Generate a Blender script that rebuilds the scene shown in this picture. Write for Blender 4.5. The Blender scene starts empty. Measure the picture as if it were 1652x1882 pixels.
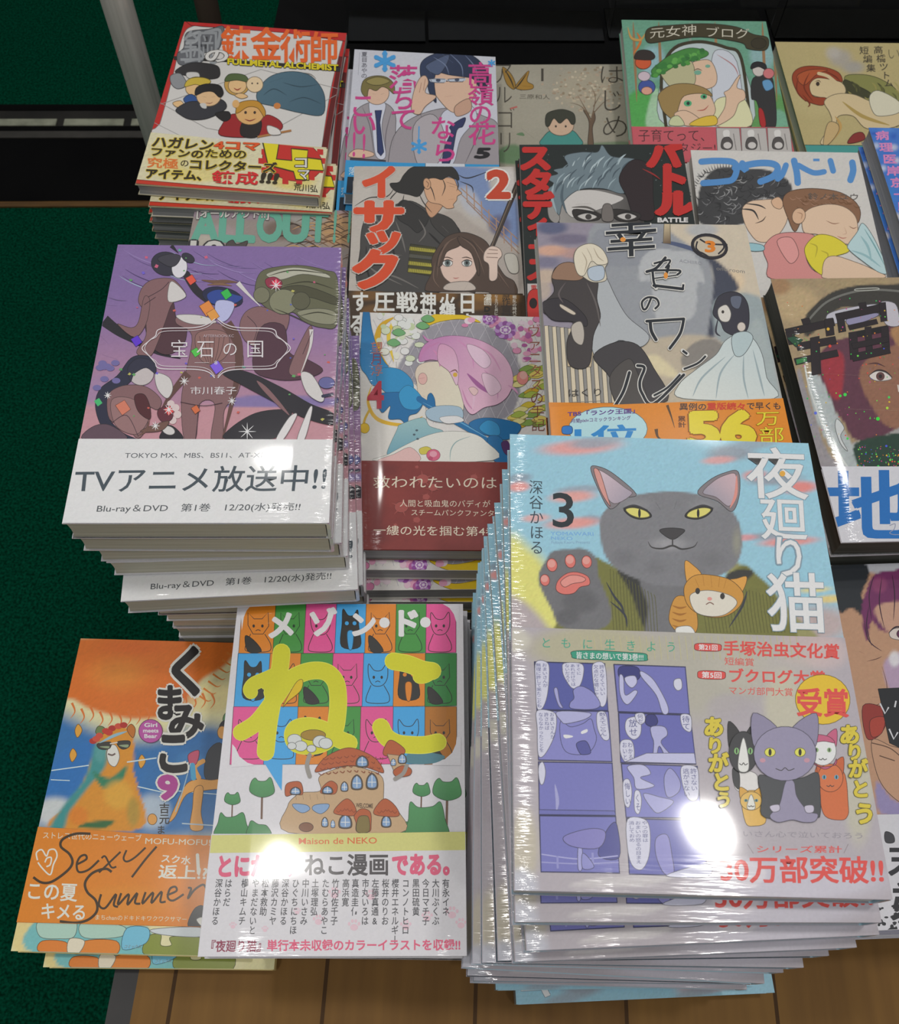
import bpy, math, random
import numpy as np
from mathutils import Vector, Matrix
from mathutils.geometry import tessellate_polygon, delaunay_2d_cdt

SC = bpy.context.scene
COL = SC.collection
random.seed(7)
RNG = np.random.default_rng(7)

# ------------------------------------------------------------------ camera, light, exposure
IW, IH = 1652, 1882
F_PX, PITCH, ROLL = 1729.3, math.radians(61.246), math.radians(2.7997)
CAM_Z = 0.615                                   # height of the lens above the table top (metres)
_c, _s = math.cos(PITCH), math.sin(PITCH)
FWD = np.array([0, _c, -_s]); _up = np.array([0, _s, _c]); _rt = np.array([1.0, 0, 0])
RIGHT = math.cos(ROLL) * _rt + math.sin(ROLL) * _up
UP = -math.sin(ROLL) * _rt + math.cos(ROLL) * _up

cam_d = bpy.data.cameras.new('camera')
cam_d.sensor_fit = 'HORIZONTAL'; cam_d.sensor_width = 36.0
cam_d.lens = F_PX * 36.0 / IW
cam_d.clip_start = 0.02
cam_d.dof.use_dof = True; cam_d.dof.focus_distance = 0.52; cam_d.dof.aperture_fstop = 34
cam = bpy.data.objects.new('camera', cam_d); COL.objects.link(cam)
M = Matrix.Identity(4)
for i in range(3):
    M[i][0] = RIGHT[i]; M[i][1] = UP[i]; M[i][2] = -FWD[i]
M[2][3] = CAM_Z
cam.matrix_world = M
SC.camera = cam

SC.view_settings.view_transform = 'Standard'
SC.view_settings.look = 'None'
SC.view_settings.exposure = 0.13
SC.view_settings.gamma = 1.0
SC.view_settings.use_curve_mapping = False

world = bpy.data.worlds.new('world'); SC.world = world; world.use_nodes = True
bg = world.node_tree.nodes['Background']
bg.inputs[0].default_value = (0.95, 0.97, 1.0, 1); bg.inputs[1].default_value = 0.30

def downlight_or_fill(x, y, power, z=2.115, size=0.15):
    d = bpy.data.lights.new('ceiling_downlight_or_fill', 'AREA'); d.shape = 'DISK'; d.size = size
    d.energy = power; d.color = (1.0, 0.97, 0.93)
    o = bpy.data.objects.new('ceiling_downlight_or_fill', d); COL.objects.link(o)
    o.location = (x, y, z)
for lx, ly, lp in ((0.58, 0.30, 5.0), (-0.50, 0.34, 5.6), (0.655, 1.485, 2.2), (-0.40, 1.46, 2.0), (0.62, -0.6, 3.6), (-0.42, -0.62, 4.4)):  # the last pair, behind the camera, is added as frontal fill
    downlight_or_fill(lx, ly, lp)

# ------------------------------------------------------------------ helpers
def lin(h):
    v = [int(h[i:i + 2], 16) / 255 for i in (0, 2, 4)]
    return [(c / 12.92 if c <= 0.04045 else ((c + 0.055) / 1.055) ** 2.4) for c in v]

def tag(o, label=None, cat=None, group=None, kind=None):
    if label: o['label'] = label
    if cat: o['category'] = cat
    if group: o['group'] = group
    if kind: o['kind'] = kind
    return o

def empty(name, loc, rot=(0, 0, 0)):
    o = bpy.data.objects.new(name, None); COL.objects.link(o)
    o.location = loc; o.rotation_euler = rot; o.empty_display_size = 0.02
    return o

def mesh_obj(name, verts, faces, mat, parent=None, loc=None):
    me = bpy.data.meshes.new(name); me.from_pydata(verts, [], faces); me.update()
    if mat: me.materials.append(mat)
    o = bpy.data.objects.new(name, me); COL.objects.link(o)
    if parent: o.parent = parent
    if loc: o.location = loc
    return o

def box_vf(x0, x1, y0, y1, z0, z1):
    v = [(x0, y0, z0), (x1, y0, z0), (x1, y1, z0), (x0, y1, z0), (x0, y0, z1), (x1, y0, z1), (x1, y1, z1), (x0, y1, z1)]
    f = [(0, 3, 2, 1), (4, 5, 6, 7), (0, 1, 5, 4), (1, 2, 6, 5), (2, 3, 7, 6), (3, 0, 4, 7)]
    return v, f

def box(name, x0, x1, y0, y1, z0, z1, mat, parent=None, bevel=0.0):
    v, f = box_vf(x0, x1, y0, y1, z0, z1)
    o = mesh_obj(name, v, f, mat, parent)
    if bevel:
        m = o.modifiers.new('bevel', 'BEVEL'); m.width = bevel; m.segments = 2
    return o

def tube(name, x, y, z0, z1, r, mat, parent=None, n=32):
    v, f = [], []
    for z in (z0, z1):
        for k in range(n):
            a = 2 * math.pi * k / n
            v.append((x + r * math.cos(a), y + r * math.sin(a), z))
    for k in range(n):
        f.append((k, (k + 1) % n, n + (k + 1) % n, n + k))
    f.append(tuple(range(n - 1, -1, -1))); f.append(tuple(range(n, 2 * n)))
    o = mesh_obj(name, v, f, mat, parent)
    for p in o.data.polygons[:-2]: p.use_smooth = True
    return o

# ------------------------------------------------------------------ materials (all node based)
def new_mat(name):
    m = bpy.data.materials.new(name); m.use_nodes = True
    return m, m.node_tree, m.node_tree.nodes['Principled BSDF']

def N(nt, t, **kw):
    n = nt.nodes.new(t)
    for k, v in kw.items():
        if k.startswith('i_'): n.inputs[k[2:].replace('_', ' ')].default_value = v
        else: setattr(n, k, v)
    return n

def math_n(nt, op, a, b=None, c=None):
    n = nt.nodes.new('ShaderNodeMath'); n.operation = op
    for i, v in enumerate((a, b, c)):
        if v is None: continue
        if isinstance(v, (int, float)): n.inputs[i].default_value = v
        else: nt.links.new(v, n.inputs[i])
    return n.outputs[0]

def print_mat(name, wrapped, rough=0.42, warp=1.0):
    """Printed paper: ink from the mesh colours; coat = lamination or shrink film, wrinkled towards its sealed edges."""
    m, nt, b = new_mat(name)
    at = N(nt, 'ShaderNodeAttribute', attribute_name='Col')
    tc = N(nt, 'ShaderNodeTexCoord')
    grain = N(nt, 'ShaderNodeTexNoise', i_Scale=900.0, i_Detail=2.0)
    nt.links.new(tc.outputs['Object'], grain.inputs['Vector'])
    mr = N(nt, 'ShaderNodeMapRange'); mr.inputs['To Min'].default_value = 0.93; mr.inputs['To Max'].default_value = 1.05
    nt.links.new(grain.outputs[0], mr.inputs[0])
    mx = N(nt, 'ShaderNodeMix', data_type='RGBA', blend_type='MULTIPLY'); mx.inputs[0].default_value = 1.0
    nt.links.new(at.outputs['Color'], mx.inputs[6]); nt.links.new(mr.outputs[0], mx.inputs[7])
    nt.links.new(mx.outputs[2], b.inputs['Base Color'])
    b.inputs['Roughness'].default_value = rough
    b.inputs['Specular IOR Level'].default_value = 0.35
    uv = N(nt, 'ShaderNodeAttribute', attribute_name='bk')
    sep = N(nt, 'ShaderNodeSeparateXYZ'); nt.links.new(uv.outputs['Vector'], sep.inputs[0])
    u, v = sep.outputs[0], sep.outputs[1]
    eu = math_n(nt, 'MINIMUM', u, math_n(nt, 'SUBTRACT', 1.0, u))
    ev = math_n(nt, 'MINIMUM', v, math_n(nt, 'SUBTRACT', 1.0, v))
    # gentle bow of the boards and long soft waves
    wav = N(nt, 'ShaderNodeTexNoise', i_Scale=9.0, i_Detail=0.0)
    nt.links.new(tc.outputs['Object'], wav.inputs['Vector'])
    h = math_n(nt, 'MULTIPLY', wav.outputs[0], 0.0042 * warp)
    wv2 = N(nt, 'ShaderNodeTexNoise', i_Scale=26.0, i_Detail=0.0)
    nt.links.new(tc.outputs['Object'], wv2.inputs['Vector'])
    h = math_n(nt, 'ADD', h, math_n(nt, 'MULTIPLY', wv2.outputs[0], 0.0005 * warp))
    du = math_n(nt, 'MAXIMUM', math_n(nt, 'SUBTRACT', 0.16, eu), 0.0)
    h = math_n(nt, 'SUBTRACT', h, math_n(nt, 'MULTIPLY', math_n(nt, 'MULTIPLY', du, du), 0.11 * warp))
    if wrapped:
        ce = math_n(nt, 'MULTIPLY', math_n(nt, 'MAXIMUM', math_n(nt, 'SUBTRACT', 0.085, eu), 0.0), 11.0)
        cv = math_n(nt, 'MULTIPLY', math_n(nt, 'MAXIMUM', math_n(nt, 'SUBTRACT', 0.07, v), 0.0), 13.0)
        cor = math_n(nt, 'MULTIPLY', math_n(nt, 'MAXIMUM', math_n(nt, 'SUBTRACT', 0.26, eu), 0.0), 4.0)
        cv = math_n(nt, 'MULTIPLY', cv, math_n(nt, 'ADD', cor, 0.12))
        mask = math_n(nt, 'MINIMUM', math_n(nt, 'ADD', math_n(nt, 'MULTIPLY', ce, 0.7), math_n(nt, 'MULTIPLY', cv, 1.6)), 1.0)
        mp = N(nt, 'ShaderNodeMapping'); mp.inputs['Scale'].default_value = (55, 640, 55)
        mp.inputs['Rotation'].default_value = (0, 0, 0.6)
        nt.links.new(tc.outputs['Object'], mp.inputs['Vector'])
        cr = N(nt, 'ShaderNodeTexNoise', i_Scale=1.0, i_Detail=2.0); nt.links.new(mp.outputs[0], cr.inputs['Vector'])
        h = math_n(nt, 'ADD', h, math_n(nt, 'MULTIPLY', math_n(nt, 'MULTIPLY', cr.outputs[0], mask), 0.0007))
    bp = N(nt, 'ShaderNodeBump'); bp.inputs['Strength'].default_value = 1.0; bp.inputs['Distance'].default_value = 1.0
    nt.links.new(h, bp.inputs['Height'])
    nt.links.new(bp.outputs[0], b.inputs['Coat Normal'])
    b.inputs['Coat Weight'].default_value = 0.9 if wrapped else 0.35
    b.inputs['Coat Roughness'].default_value = 0.085 if wrapped else 0.22
    b.inputs['Coat IOR'].default_value = 1.5
    return m

def page_mat(name, c1, c2, rough=0.7):
    m, nt, b = new_mat(name)
    tc = N(nt, 'ShaderNodeTexCoord')
    mp = N(nt, 'ShaderNodeMapping'); mp.inputs['Scale'].default_value = (14, 14, 2600)
    nt.links.new(tc.outputs['Object'], mp.inputs['Vector'])
    no = N(nt, 'ShaderNodeTexNoise', i_Scale=1.0, i_Detail=3.0); nt.links.new(mp.outputs[0], no.inputs['Vector'])
    cr = N(nt, 'ShaderNodeValToRGB')
    cr.color_ramp.elements[0].position = 0.3; cr.color_ramp.elements[1].position = 0.7
    cr.color_ramp.elements[0].color = (*lin(c1), 1); cr.color_ramp.elements[1].color = (*lin(c2), 1)
    nt.links.new(no.outputs[0], cr.inputs[0]); nt.links.new(cr.outputs[0], b.inputs['Base Color'])
    b.inputs['Roughness'].default_value = rough
    return m

def noise_mat(name, c1, c2, scale, rough=0.6, detail=3.0, bump=0.0, metallic=0.0, stretch=(1, 1, 1), p=(0.35, 0.65), spec=0.5):
    m, nt, b = new_mat(name)
    tc = N(nt, 'ShaderNodeTexCoord')
    mp = N(nt, 'ShaderNodeMapping'); mp.inputs['Scale'].default_value = stretch
    nt.links.new(tc.outputs['Object'], mp.inputs['Vector'])
    no = N(nt, 'ShaderNodeTexNoise', i_Scale=scale, i_Detail=detail); nt.links.new(mp.outputs[0], no.inputs['Vector'])
    cr = N(nt, 'ShaderNodeValToRGB')
    cr.color_ramp.elements[0].position = p[0]; cr.color_ramp.elements[1].position = p[1]
    cr.color_ramp.elements[0].color = (*lin(c1), 1); cr.color_ramp.elements[1].color = (*lin(c2), 1)
    nt.links.new(no.outputs[0], cr.inputs[0]); nt.links.new(cr.outputs[0], b.inputs['Base Color'])
    b.inputs['Roughness'].default_value = rough; b.inputs['Metallic'].default_value = metallic; b.inputs['Specular IOR Level'].default_value = spec
    if bump:
        bp = N(nt, 'ShaderNodeBump'); bp.inputs['Strength'].default_value = bump; bp.inputs['Distance'].default_value = 0.002
        nt.links.new(no.outputs[0], bp.inputs['Height']); nt.links.new(bp.outputs[0], b.inputs['Normal'])
    return m

MAT = dict(
    film=print_mat('shrink_wrapped_print', True, 0.40),
    plain=print_mat('matte_laminated_print', False, 0.5, 0.6),
    page=page_mat('page_edges', 'b4b2aa', 'e6e4dc'),
    page_grey=page_mat('grey_page_edges', '8f9092', 'c2c2c2'),
    page_cream=page_mat('cream_page_edges', 'b8b4a0', 'dcd8c8'),
    page_dark=page_mat('dark_page_edges', '33352f', '5a5c55'),
    carpet=noise_mat('green_carpet', '032a1c', '06513a', 260, 1.0, 4.0, 0.6, spec=0.0),
    black=noise_mat('black_board', '050506', '0a0a0b', 6, 0.8, spec=0.12),
    frame=noise_mat('black_rail', '121210', '26231f', 12, 0.5),
    bronze=noise_mat('bronze_rail', '5a3f1c', '7a5626', 18, 0.4, stretch=(1, 20, 1)),
    strip=noise_mat('pale_tile_strip', '8c8f7c', 'b0b29c', 30, 0.6),
    grey=noise_mat('grey_rail', '3a3834', '4a4742', 14, 0.5),
    chrome=noise_mat('brushed_steel', 'c4c2ba', 'e6e2da', 4, 0.3, metallic=0.4, stretch=(30, 30, 1)),
    dull=noise_mat('dull_steel', '4a4038', '5c5046', 5, 0.4, metallic=0.6),
    wall=noise_mat('painted_wall', 'b8b4ac', 'c4c0b8', 3, 0.8),
    edge=noise_mat('dark_table_edge', '201e1e', '302d2c', 20, 0.5),
)
def plank_mat():
    m, nt, b = new_mat('oak_planks')
    tc = N(nt, 'ShaderNodeTexCoord')
    sep = N(nt, 'ShaderNodeSeparateXYZ'); nt.links.new(tc.outputs['Object'], sep.inputs[0])
    x = math_n(nt, 'DIVIDE', math_n(nt, 'ADD', sep.outputs[0], 0.1535 + 0.87), 0.0877)
    fr = math_n(nt, 'FRACT', x)
    gap = math_n(nt, 'LESS_THAN', math_n(nt, 'ABSOLUTE', math_n(nt, 'SUBTRACT', fr, 0.5)), 0.487)
    mp = N(nt, 'ShaderNodeMapping'); mp.inputs['Scale'].default_value = (90, 7, 7)
    nt.links.new(tc.outputs['Object'], mp.inputs['Vector'])
    no = N(nt, 'ShaderNodeTexNoise', i_Scale=1.0, i_Detail=5.0); nt.links.new(mp.outputs[0], no.inputs['Vector'])
    wn = N(nt, 'ShaderNodeTexWhiteNoise', noise_dimensions='1D'); nt.links.new(math_n(nt, 'FLOOR', x), wn.inputs['W'])
    f = math_n(nt, 'ADD', math_n(nt, 'MULTIPLY', no.outputs[0], 0.7), math_n(nt, 'MULTIPLY', wn.outputs[0], 0.3))
    cr = N(nt, 'ShaderNodeValToRGB'); cr.color_ramp.elements[0].position = 0.25; cr.color_ramp.elements[1].position = 0.8
    cr.color_ramp.elements[0].color = (*lin('70502a'), 1); cr.color_ramp.elements[1].color = (*lin('8f6a36'), 1)
    nt.links.new(f, cr.inputs[0])
    mx = N(nt, 'ShaderNodeMix', data_type='RGBA'); mx.inputs[6].default_value = (*lin('4a3218'), 1)
    nt.links.new(gap, mx.inputs[0]); nt.links.new(cr.outputs[0], mx.inputs[7])
    nt.links.new(mx.outputs[2], b.inputs['Base Color']); b.inputs['Roughness'].default_value = 0.6; b.inputs['Specular IOR Level'].default_value = 0.2
    return m
MAT['planks'] = plank_mat()
def acrylic_mat():
    m, nt, b = new_mat('clear_acrylic')
    b.inputs['Base Color'].default_value = (0.9, 0.92, 0.92, 1)
    b.inputs['Transmission Weight'].default_value = 1.0; b.inputs['Roughness'].default_value = 0.03; b.inputs['IOR'].default_value = 1.3
    return m
MAT['acrylic'] = acrylic_mat()

# ------------------------------------------------------------------ the setting
def structure(name, *a, **k):
    return tag(box(name, *a, **k), kind='structure')
FZ = -0.685                                                     # carpet level below the table top
structure('floor', -3.2, 3.2, -3.0, 4.2, FZ - 0.05, FZ, MAT['carpet'])
for nm, x0, x1, y0, y1 in (('wall_back', -3.25, 3.25, 4.2, 4.25), ('wall_front', -3.25, 3.25, -3.05, -3.0), ('wall_left', -3.25, -3.2, -3.0, 4.2), ('wall_right', 3.2, 3.25, -3.0, 4.2)):
    structure(nm, x0, x1, y0, y1, FZ - 0.05, 2.2, MAT['wall'])
# low threshold rails set into the floor beyond the table, running left to right
sill = math.radians(4.2)
def rail(name, y0, y1, h, mat):
    o = box(name, -2.2, 1.2, y0, y1, FZ, FZ + h, mat)
    o.rotation_euler = (0, 0, sill); return tag(o, kind='structure')
rail('trim_1', 1.380, 1.394, 0.003, MAT['bronze'])
rail('trim_2', 1.394, 1.602, 0.004, MAT['black'])
rail('trim_3', 1.566, 1.585, 0.006, MAT['grey'])
rail('trim_4', 1.650, 1.668, 0.003, MAT['black'])
rail('trim_5', 1.586, 1.650, 0.002, MAT['frame'])
for k in range(16):
    x0 = -2.1 + k * 0.1335 + 0.072
    o = box('trim_%d' % (6 + k), x0, x0 + 0.118, 1.603, 1.622, FZ, FZ + 0.005, MAT['strip'])
    o.rotation_euler = (0, 0, sill); tag(o, kind='structure')

# table carrying the piles
tb = empty('display_table', (0, 0, 0))
tag(tb, 'low display table with a brown plank top under all the piles of comics', 'table')
top = box('table_top', -0.168, 0.75, -0.06, 0.80, -0.03, 0.0, MAT['planks'], tb)
ed = box('edge_strip', -0.182, -0.168, -0.06, 0.80, -0.03, 0.0, MAT['edge'], tb)
ed['label'] = 'dark edge strip'
rb = box('rear_board', -0.205, 0.75, 0.80, 1.30, -0.03, 0.002, MAT['black'], tb)
rb['label'] = 'black rear board'
for lx, ly in ((-0.15, 0.0), (0.70, 0.0), (-0.15, 1.22), (0.70, 1.22)):
    box('leg', lx - 0.02, lx + 0.02, ly - 0.02, ly + 0.02, FZ, -0.03, MAT['edge'], tb)

p1 = empty('steel_post', (-0.3258, 0.8076, FZ)); tag(p1, 'shiny round steel post standing on the green carpet just left of the red comic', 'post')
tube('tube', 0, 0, 0, 1.2, 0.0142, MAT['chrome'], p1)
tube('foot_plate', 0, 0, 0, 0.006, 0.045, MAT['chrome'], p1)
p2 = empty('steel_post', (-0.263, 0.872, FZ)); tag(p2, 'dull brownish post at the top edge, directly behind the red comic', 'post')
tube('tube', 0, 0, 0, 1.2, 0.0115, MAT['dull'], p2)
tube('foot_plate', 0, 0, 0, 0.006, 0.035, MAT['dull'], p2)

for k, (x0, x1, y, lb) in enumerate(((-0.1266, -0.048, 0.8778, 'clear acrylic panel behind the comic with two boys, nearest the red comic'),
                                     (-0.045, 0.1355, 0.889, 'widest clear acrylic panel standing behind the beige comic with a butterfly'),
                                     (0.140, 0.304, 0.906, 'clear acrylic panel standing behind the green forest comic'),
                                     (0.312, 0.52, 0.921, 'clear acrylic panel behind the cream comic with a red-haired figure'))):
    r = empty('acrylic_divider', ((x0 + x1) / 2, y, 0.002), (0, 0, math.radians(4)))
    tag(r, lb, 'panel', 'clear panels along the back of the table')
    w = (x1 - x0) / 2
    box('panel', -w, w, -0.001, 0.001, 0, 0.20, MAT['acrylic'], r)
    box('foot', -w, w, 0.001, 0.05, 0, 0.002, MAT['acrylic'], r)
# ------------------------------------------------------------------ printed artwork
GAIN = 1.36                 # printed ink is this much lighter than it looks under the shop's dim light
_glyphs = {}
def glyph(s, bold):
    """Triangulated outline of a string in Blender's built-in font."""
    k = (s, round(bold, 3))
    if k not in _glyphs:
        c = bpy.data.curves.new('lettering', 'FONT'); c.body = s; c.offset = bold; c.resolution_u = 3
        o = bpy.data.objects.new('lettering', c); COL.objects.link(o)
        ev = o.evaluated_get(bpy.context.evaluated_depsgraph_get()); me = ev.to_mesh()
        v = np.array([(q.co.x, q.co.y) for q in me.vertices]).reshape(-1, 2)
        f = [tuple(p.vertices) for p in me.polygons]
        ev.to_mesh_clear(); bpy.data.objects.remove(o); bpy.data.curves.remove(c)
        _glyphs[k] = (v, f)
    return _glyphs[k]

def pts(s):
    if isinstance(s, str): return np.array([[float(a) for a in q.split(',')] for q in s.split()])
    return np.array(s, float)

def smooth(P, closed=True, n=5):
    m = len(P); out = []
    rng = range(m if closed else m - 1)
    for i in rng:
        if closed: a, b, c, d = P[i - 1], P[i], P[(i + 1) % m], P[(i + 2) % m]
        else: a, b, c, d = P[max(i - 1, 0)], P[i], P[i + 1], P[min(i + 2, m - 1)]
        for k in range(n):
            t = k / n
            out.append(0.5 * (2 * b + (c - a) * t + (2 * a - 5 * b + 4 * c - d) * t * t + (3 * b - a - 3 * c + d) * t ** 3))
    if not closed: out.append(P[-1])
    return np.array(out)

def rot3(yaw, tx, ty):
    return np.array((Matrix.Rotation(yaw, 3, 'Z') @ Matrix.Rotation(tx, 3, 'X') @ Matrix.Rotation(ty, 3, 'Y')))

class Art:
    """Ink on one cover. Shapes are given as measured on the cover in the photograph and laid flat on the cover's own plane (mm)."""
    def __init__(s, pose, w, h):
        s.c = np.array(pose[:3], float); s.R = rot3(*[math.radians(a) for a in pose[3:]])
        s.w, s.h = w, h
        s.layers = {'cover': [], 'band': []}; s.softs = {'cover': [], 'band': []}
        s.base = {'cover': 'cccccc', 'band': None}; s.which = 'cover'; s.line = None
        s.o = np.zeros(2); s.k = 1.0; s.noise = {'cover': .02, 'band': .012}; s.gain = GAIN; s.res = 1.5; s.ink = 1.1
    def z(s, ox, oy, k): s.o = np.array([ox, oy], float); s.k = k
    def px(s, P): return s.o + pts(P) / s.k
    def local(s, P):                                  # point on the photographed cover -> mm on the cover
        P = np.atleast_2d(P)
        d = FWD[None] + RIGHT[None] * ((P[:, :1] - IW / 2) / F_PX) + UP[None] * ((IH / 2 - P[:, 1:2]) / F_PX)
        n = s.R[:, 2]; t = (n @ s.c) / (d @ n)
        return ((d * t[:, None] - s.c) @ s.R)[:, :2]
    def image(s, L):                                  # the inverse, for the tint grid
        W = s.c + np.c_[L, np.zeros(len(L))] @ s.R.T
        d = W @ FWD
        return np.c_[IW / 2 + F_PX * (W @ RIGHT) / d, IH / 2 - F_PX * (W @ UP) / d]
    def col(s, c):
        v = lin(c) if isinstance(c, str) else list(c)
        return [min(0.9, q * s.gain) for q in v]
    # ---- soft tints (evaluated on a fine grid that covers the sheet)
    def bgc(s, c): s.base[s.which] = c
    def soft(s, P, c, f=8, a=1.0): s.softs[s.which].append(('p', smooth(s.px(P)), c, f / s.k, a))
    def blob(s, x, y, rx, ry, c, a=1.0, f=0.5, rot=0): s.softs[s.which].append(('e', s.px([(x, y)])[0], rx / s.k, ry / s.k, c, a, f, math.radians(rot)))
    def ramp(s, x0, y0, x1, y1, c, a=1.0): s.softs[s.which].append(('r', s.px([(x0, y0)])[0], s.px([(x1, y1)])[0], c, a))
    # ---- crisp shapes
    def _add(s, V, F, c, grad=None, Z=None):           # V in photo px
        if len(V) < 3: return
        L = s.local(V)
        L = np.c_[L, np.zeros(len(L)) if Z is None else Z]
        C = np.tile(s.col(c), (len(L), 1))
        if grad is not None:
            p, q, c2 = grad; p = s.px([p])[0]; q = s.px([q])[0]; d = q - p
            t = np.clip(((V - p) @ d) / (d @ d), 0, 1)[:, None]
            C = C * (1 - t) + np.array(s.col(c2))[None] * t
        hp = [(1, 0, s.w / 2 - .15), (-1, 0, s.w / 2 - .15), (0, 1, s.h / 2 - .15), (0, -1, s.h / 2 - .15)]
        if s.which == 'band': hp += [s.line, (0, -1, -s.ylow - .1)]
        out = np.zeros(len(L), bool)
        for a, b, m in hp: out |= (L[:, 0] * a + L[:, 1] * b > m)
        if out.any():
            V2, F2, C2 = [], [], []
            for f in F:
                poly = [(L[i], C[i]) for i in f]
                if out[list(f)].any():
                    for a, b, m in hp:
                        nw = []
                        for i in range(len(poly)):
                            (p, cp), (q, cq) = poly[i - 1], poly[i]
                            dp, dq = p[0] * a + p[1] * b - m, q[0] * a + q[1] * b - m
                            if (dp > 0) != (dq > 0):
                                t = dp / (dp - dq); nw.append((p + (q - p) * t, cp + (cq - cp) * t))
                            if dq <= 0: nw.append((q, cq))
                        poly = nw
                        if not poly: break
                if len(poly) < 3: continue
                n0 = len(V2)
                for p, cp in poly: V2.append(p); C2.append(cp)
                for i in range(1, len(poly) - 1): F2.append((n0, n0 + i, n0 + i + 1))
            if not F2: return
            L, F, C = np.array(V2), F2, np.array(C2)
        bb = (L[:, 0].min(), L[:, 1].min(), L[:, 0].max(), L[:, 1].max())
        lay = 1
        for o in s.layers[s.which]:
            b = o[3]
            if b[0] < bb[2] and b[2] > bb[0] and b[1] < bb[3] and b[3] > bb[1]: lay = max(lay, o[5] + 1)
        s.layers[s.which].append((L, F, C, bb, lay, lay + int(np.ceil(L[:, 2].max() / .014))))
    def _fill(s, V, c, grad=None):
        tri = tessellate_polygon([[Vector((p[0], p[1], 0)) for p in V]])
        s._add(V, [tuple(t) for t in tri], c, grad)
        size = np.ptp(V, axis=0)
        if s.ink and s.ink < 9 and 16 < size.max() < 420 and size.min() > 9:      # inked outline in a deeper tone of the same colour
            k, o = s.k, s.o
            s.k, s.o = 1.0, np.zeros(2)
            d = c if isinstance(c, str) else 'cccccc'
            dk = ''.join('%02x' % int(int(d[i:i + 2], 16) * .5) for i in (0, 2, 4))
            s.s(V, s.ink, dk, curve=False, closed=True)
            s.k, s.o = k, o
    def p(s, P, c, grad=None): s._fill(smooth(s.px(P)), c, grad)
    def pp(s, P, c, grad=None): s._fill(s.px(P), c, grad)
    def e(s, x, y, rx, ry, c, rot=0, n=26, a0=0, a1=360):
        r = math.radians(rot); A = np.radians(np.linspace(a0, a1, n, endpoint=(a1 - a0) < 360))
        X, Y = rx * np.cos(A), ry * np.sin(A)
        s._fill(s.px(np.c_[x + X * math.cos(r) - Y * math.sin(r), y + X * math.sin(r) + Y * math.cos(r)]), c)
    def s(s, P, w, c, taper=0, curve=True, closed=False):
        Q = s.px(P)
        if curve and len(Q) > 2: Q = smooth(Q, closed, 6)
        if closed: Q = np.vstack([Q, Q[:1]])
        T = np.gradient(Q, axis=0); T /= np.linalg.norm(T, axis=1)[:, None] + 1e-9
        n = np.c_[-T[:, 1], T[:, 0]]; m = len(Q); t = np.linspace(0, 1, m)
        ww = np.full(m, w / s.k / 2)
        if taper == 1: ww *= 1 - .9 * t
        elif taper == 2: ww *= .12 + .88 * np.sin(np.pi * t)
        V = np.vstack([Q + n * ww[:, None], Q - n * ww[:, None]])
        F = [(i, i + 1, m + i + 1, m + i) for i in range(m - 1)]
        F = [q for f in F for q in ((f[0], f[1], f[2]), (f[0], f[2], f[3]))]
        if not taper and not closed and w / s.k > 5:                    # round ends on broad strokes
            for i in (0, m - 1):
                k0 = len(V); A = np.linspace(0, 2 * np.pi, 14, endpoint=False)
                V = np.vstack([V, Q[i] + ww[i] * np.c_[np.cos(A), np.sin(A)]])
                F += [(k0, k0 + j, k0 + j + 1) for j in range(1, 13)]
        sg = [(V[f[1]][0] - V[f[0]][0]) * (V[f[2]][1] - V[f[0]][1]) - (V[f[1]][1] - V[f[0]][1]) * (V[f[2]][0] - V[f[0]][0]) for f in F]
        F = [f if g > 0 else f[::-1] for f, g in zip(F, sg) if abs(g) > 1e-6]
        r = delaunay_2d_cdt([Vector((float(q[0]), float(q[1]))) for q in V], [], F, 1, 1e-4)     # merge overlapping pieces into one flat shape
        s._add(np.array([(q[0], q[1]) for q in r[0]]), [tuple(f) for f, o in zip(r[2], r[5]) if o], c)
    def t(s, txt, x0, y0, x1, y1, c, b=0.0, dx=0, dy=0, v=0, ol=None, ow=.05, sk=0):
        """Lettering inside a quad; v=1 sets it as a column."""
        if b > .03 and any(ord(ch) > 0x4dff for ch in txt): b = .026
        if ol: s.t(txt, x0, y0, x1, y1, ol, b + ow, dx, dy, v, None, 0, sk)
        Q = s.px([(x0, y0), (x1, y0 + dy), (x1 + dx, y1 + dy), (x0 + dx, y1)])
        VV, FF, ZZ = [], [], []
        hw = np.linalg.norm(Q[3] - Q[0]) / np.linalg.norm(Q[1] - Q[0])
        cap = .010
        sp = [(0, 0)] if b <= cap else [((b - cap) * f * math.cos(q), (b - cap) * f * math.sin(q)) for f in ((1,) if b < .05 else (.45, 1)) for q in ((.785, 2.356, 3.927, 5.498) if b < .04 else (0, .785, 1.57, 2.356, 3.14, 3.927, 4.712, 5.498))]
        b = min(b, cap)
        def put(g, U, zi=0):                           # U in the unit square, y down
            ZZ.append(np.full(len(U), zi * .006))
            n0 = sum(len(q) for q in VV)
            U = U.copy(); U[:, 0] += sk * (0.5 - U[:, 1]) * hw
            u, w = U[:, :1], U[:, 1:]
            VV.append((1 - w) * ((1 - u) * Q[0] + u * Q[1]) + w * ((1 - u) * Q[3] + u * Q[2]))
            FF.extend(tuple(i + n0 for i in f) for f in g)
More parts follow.
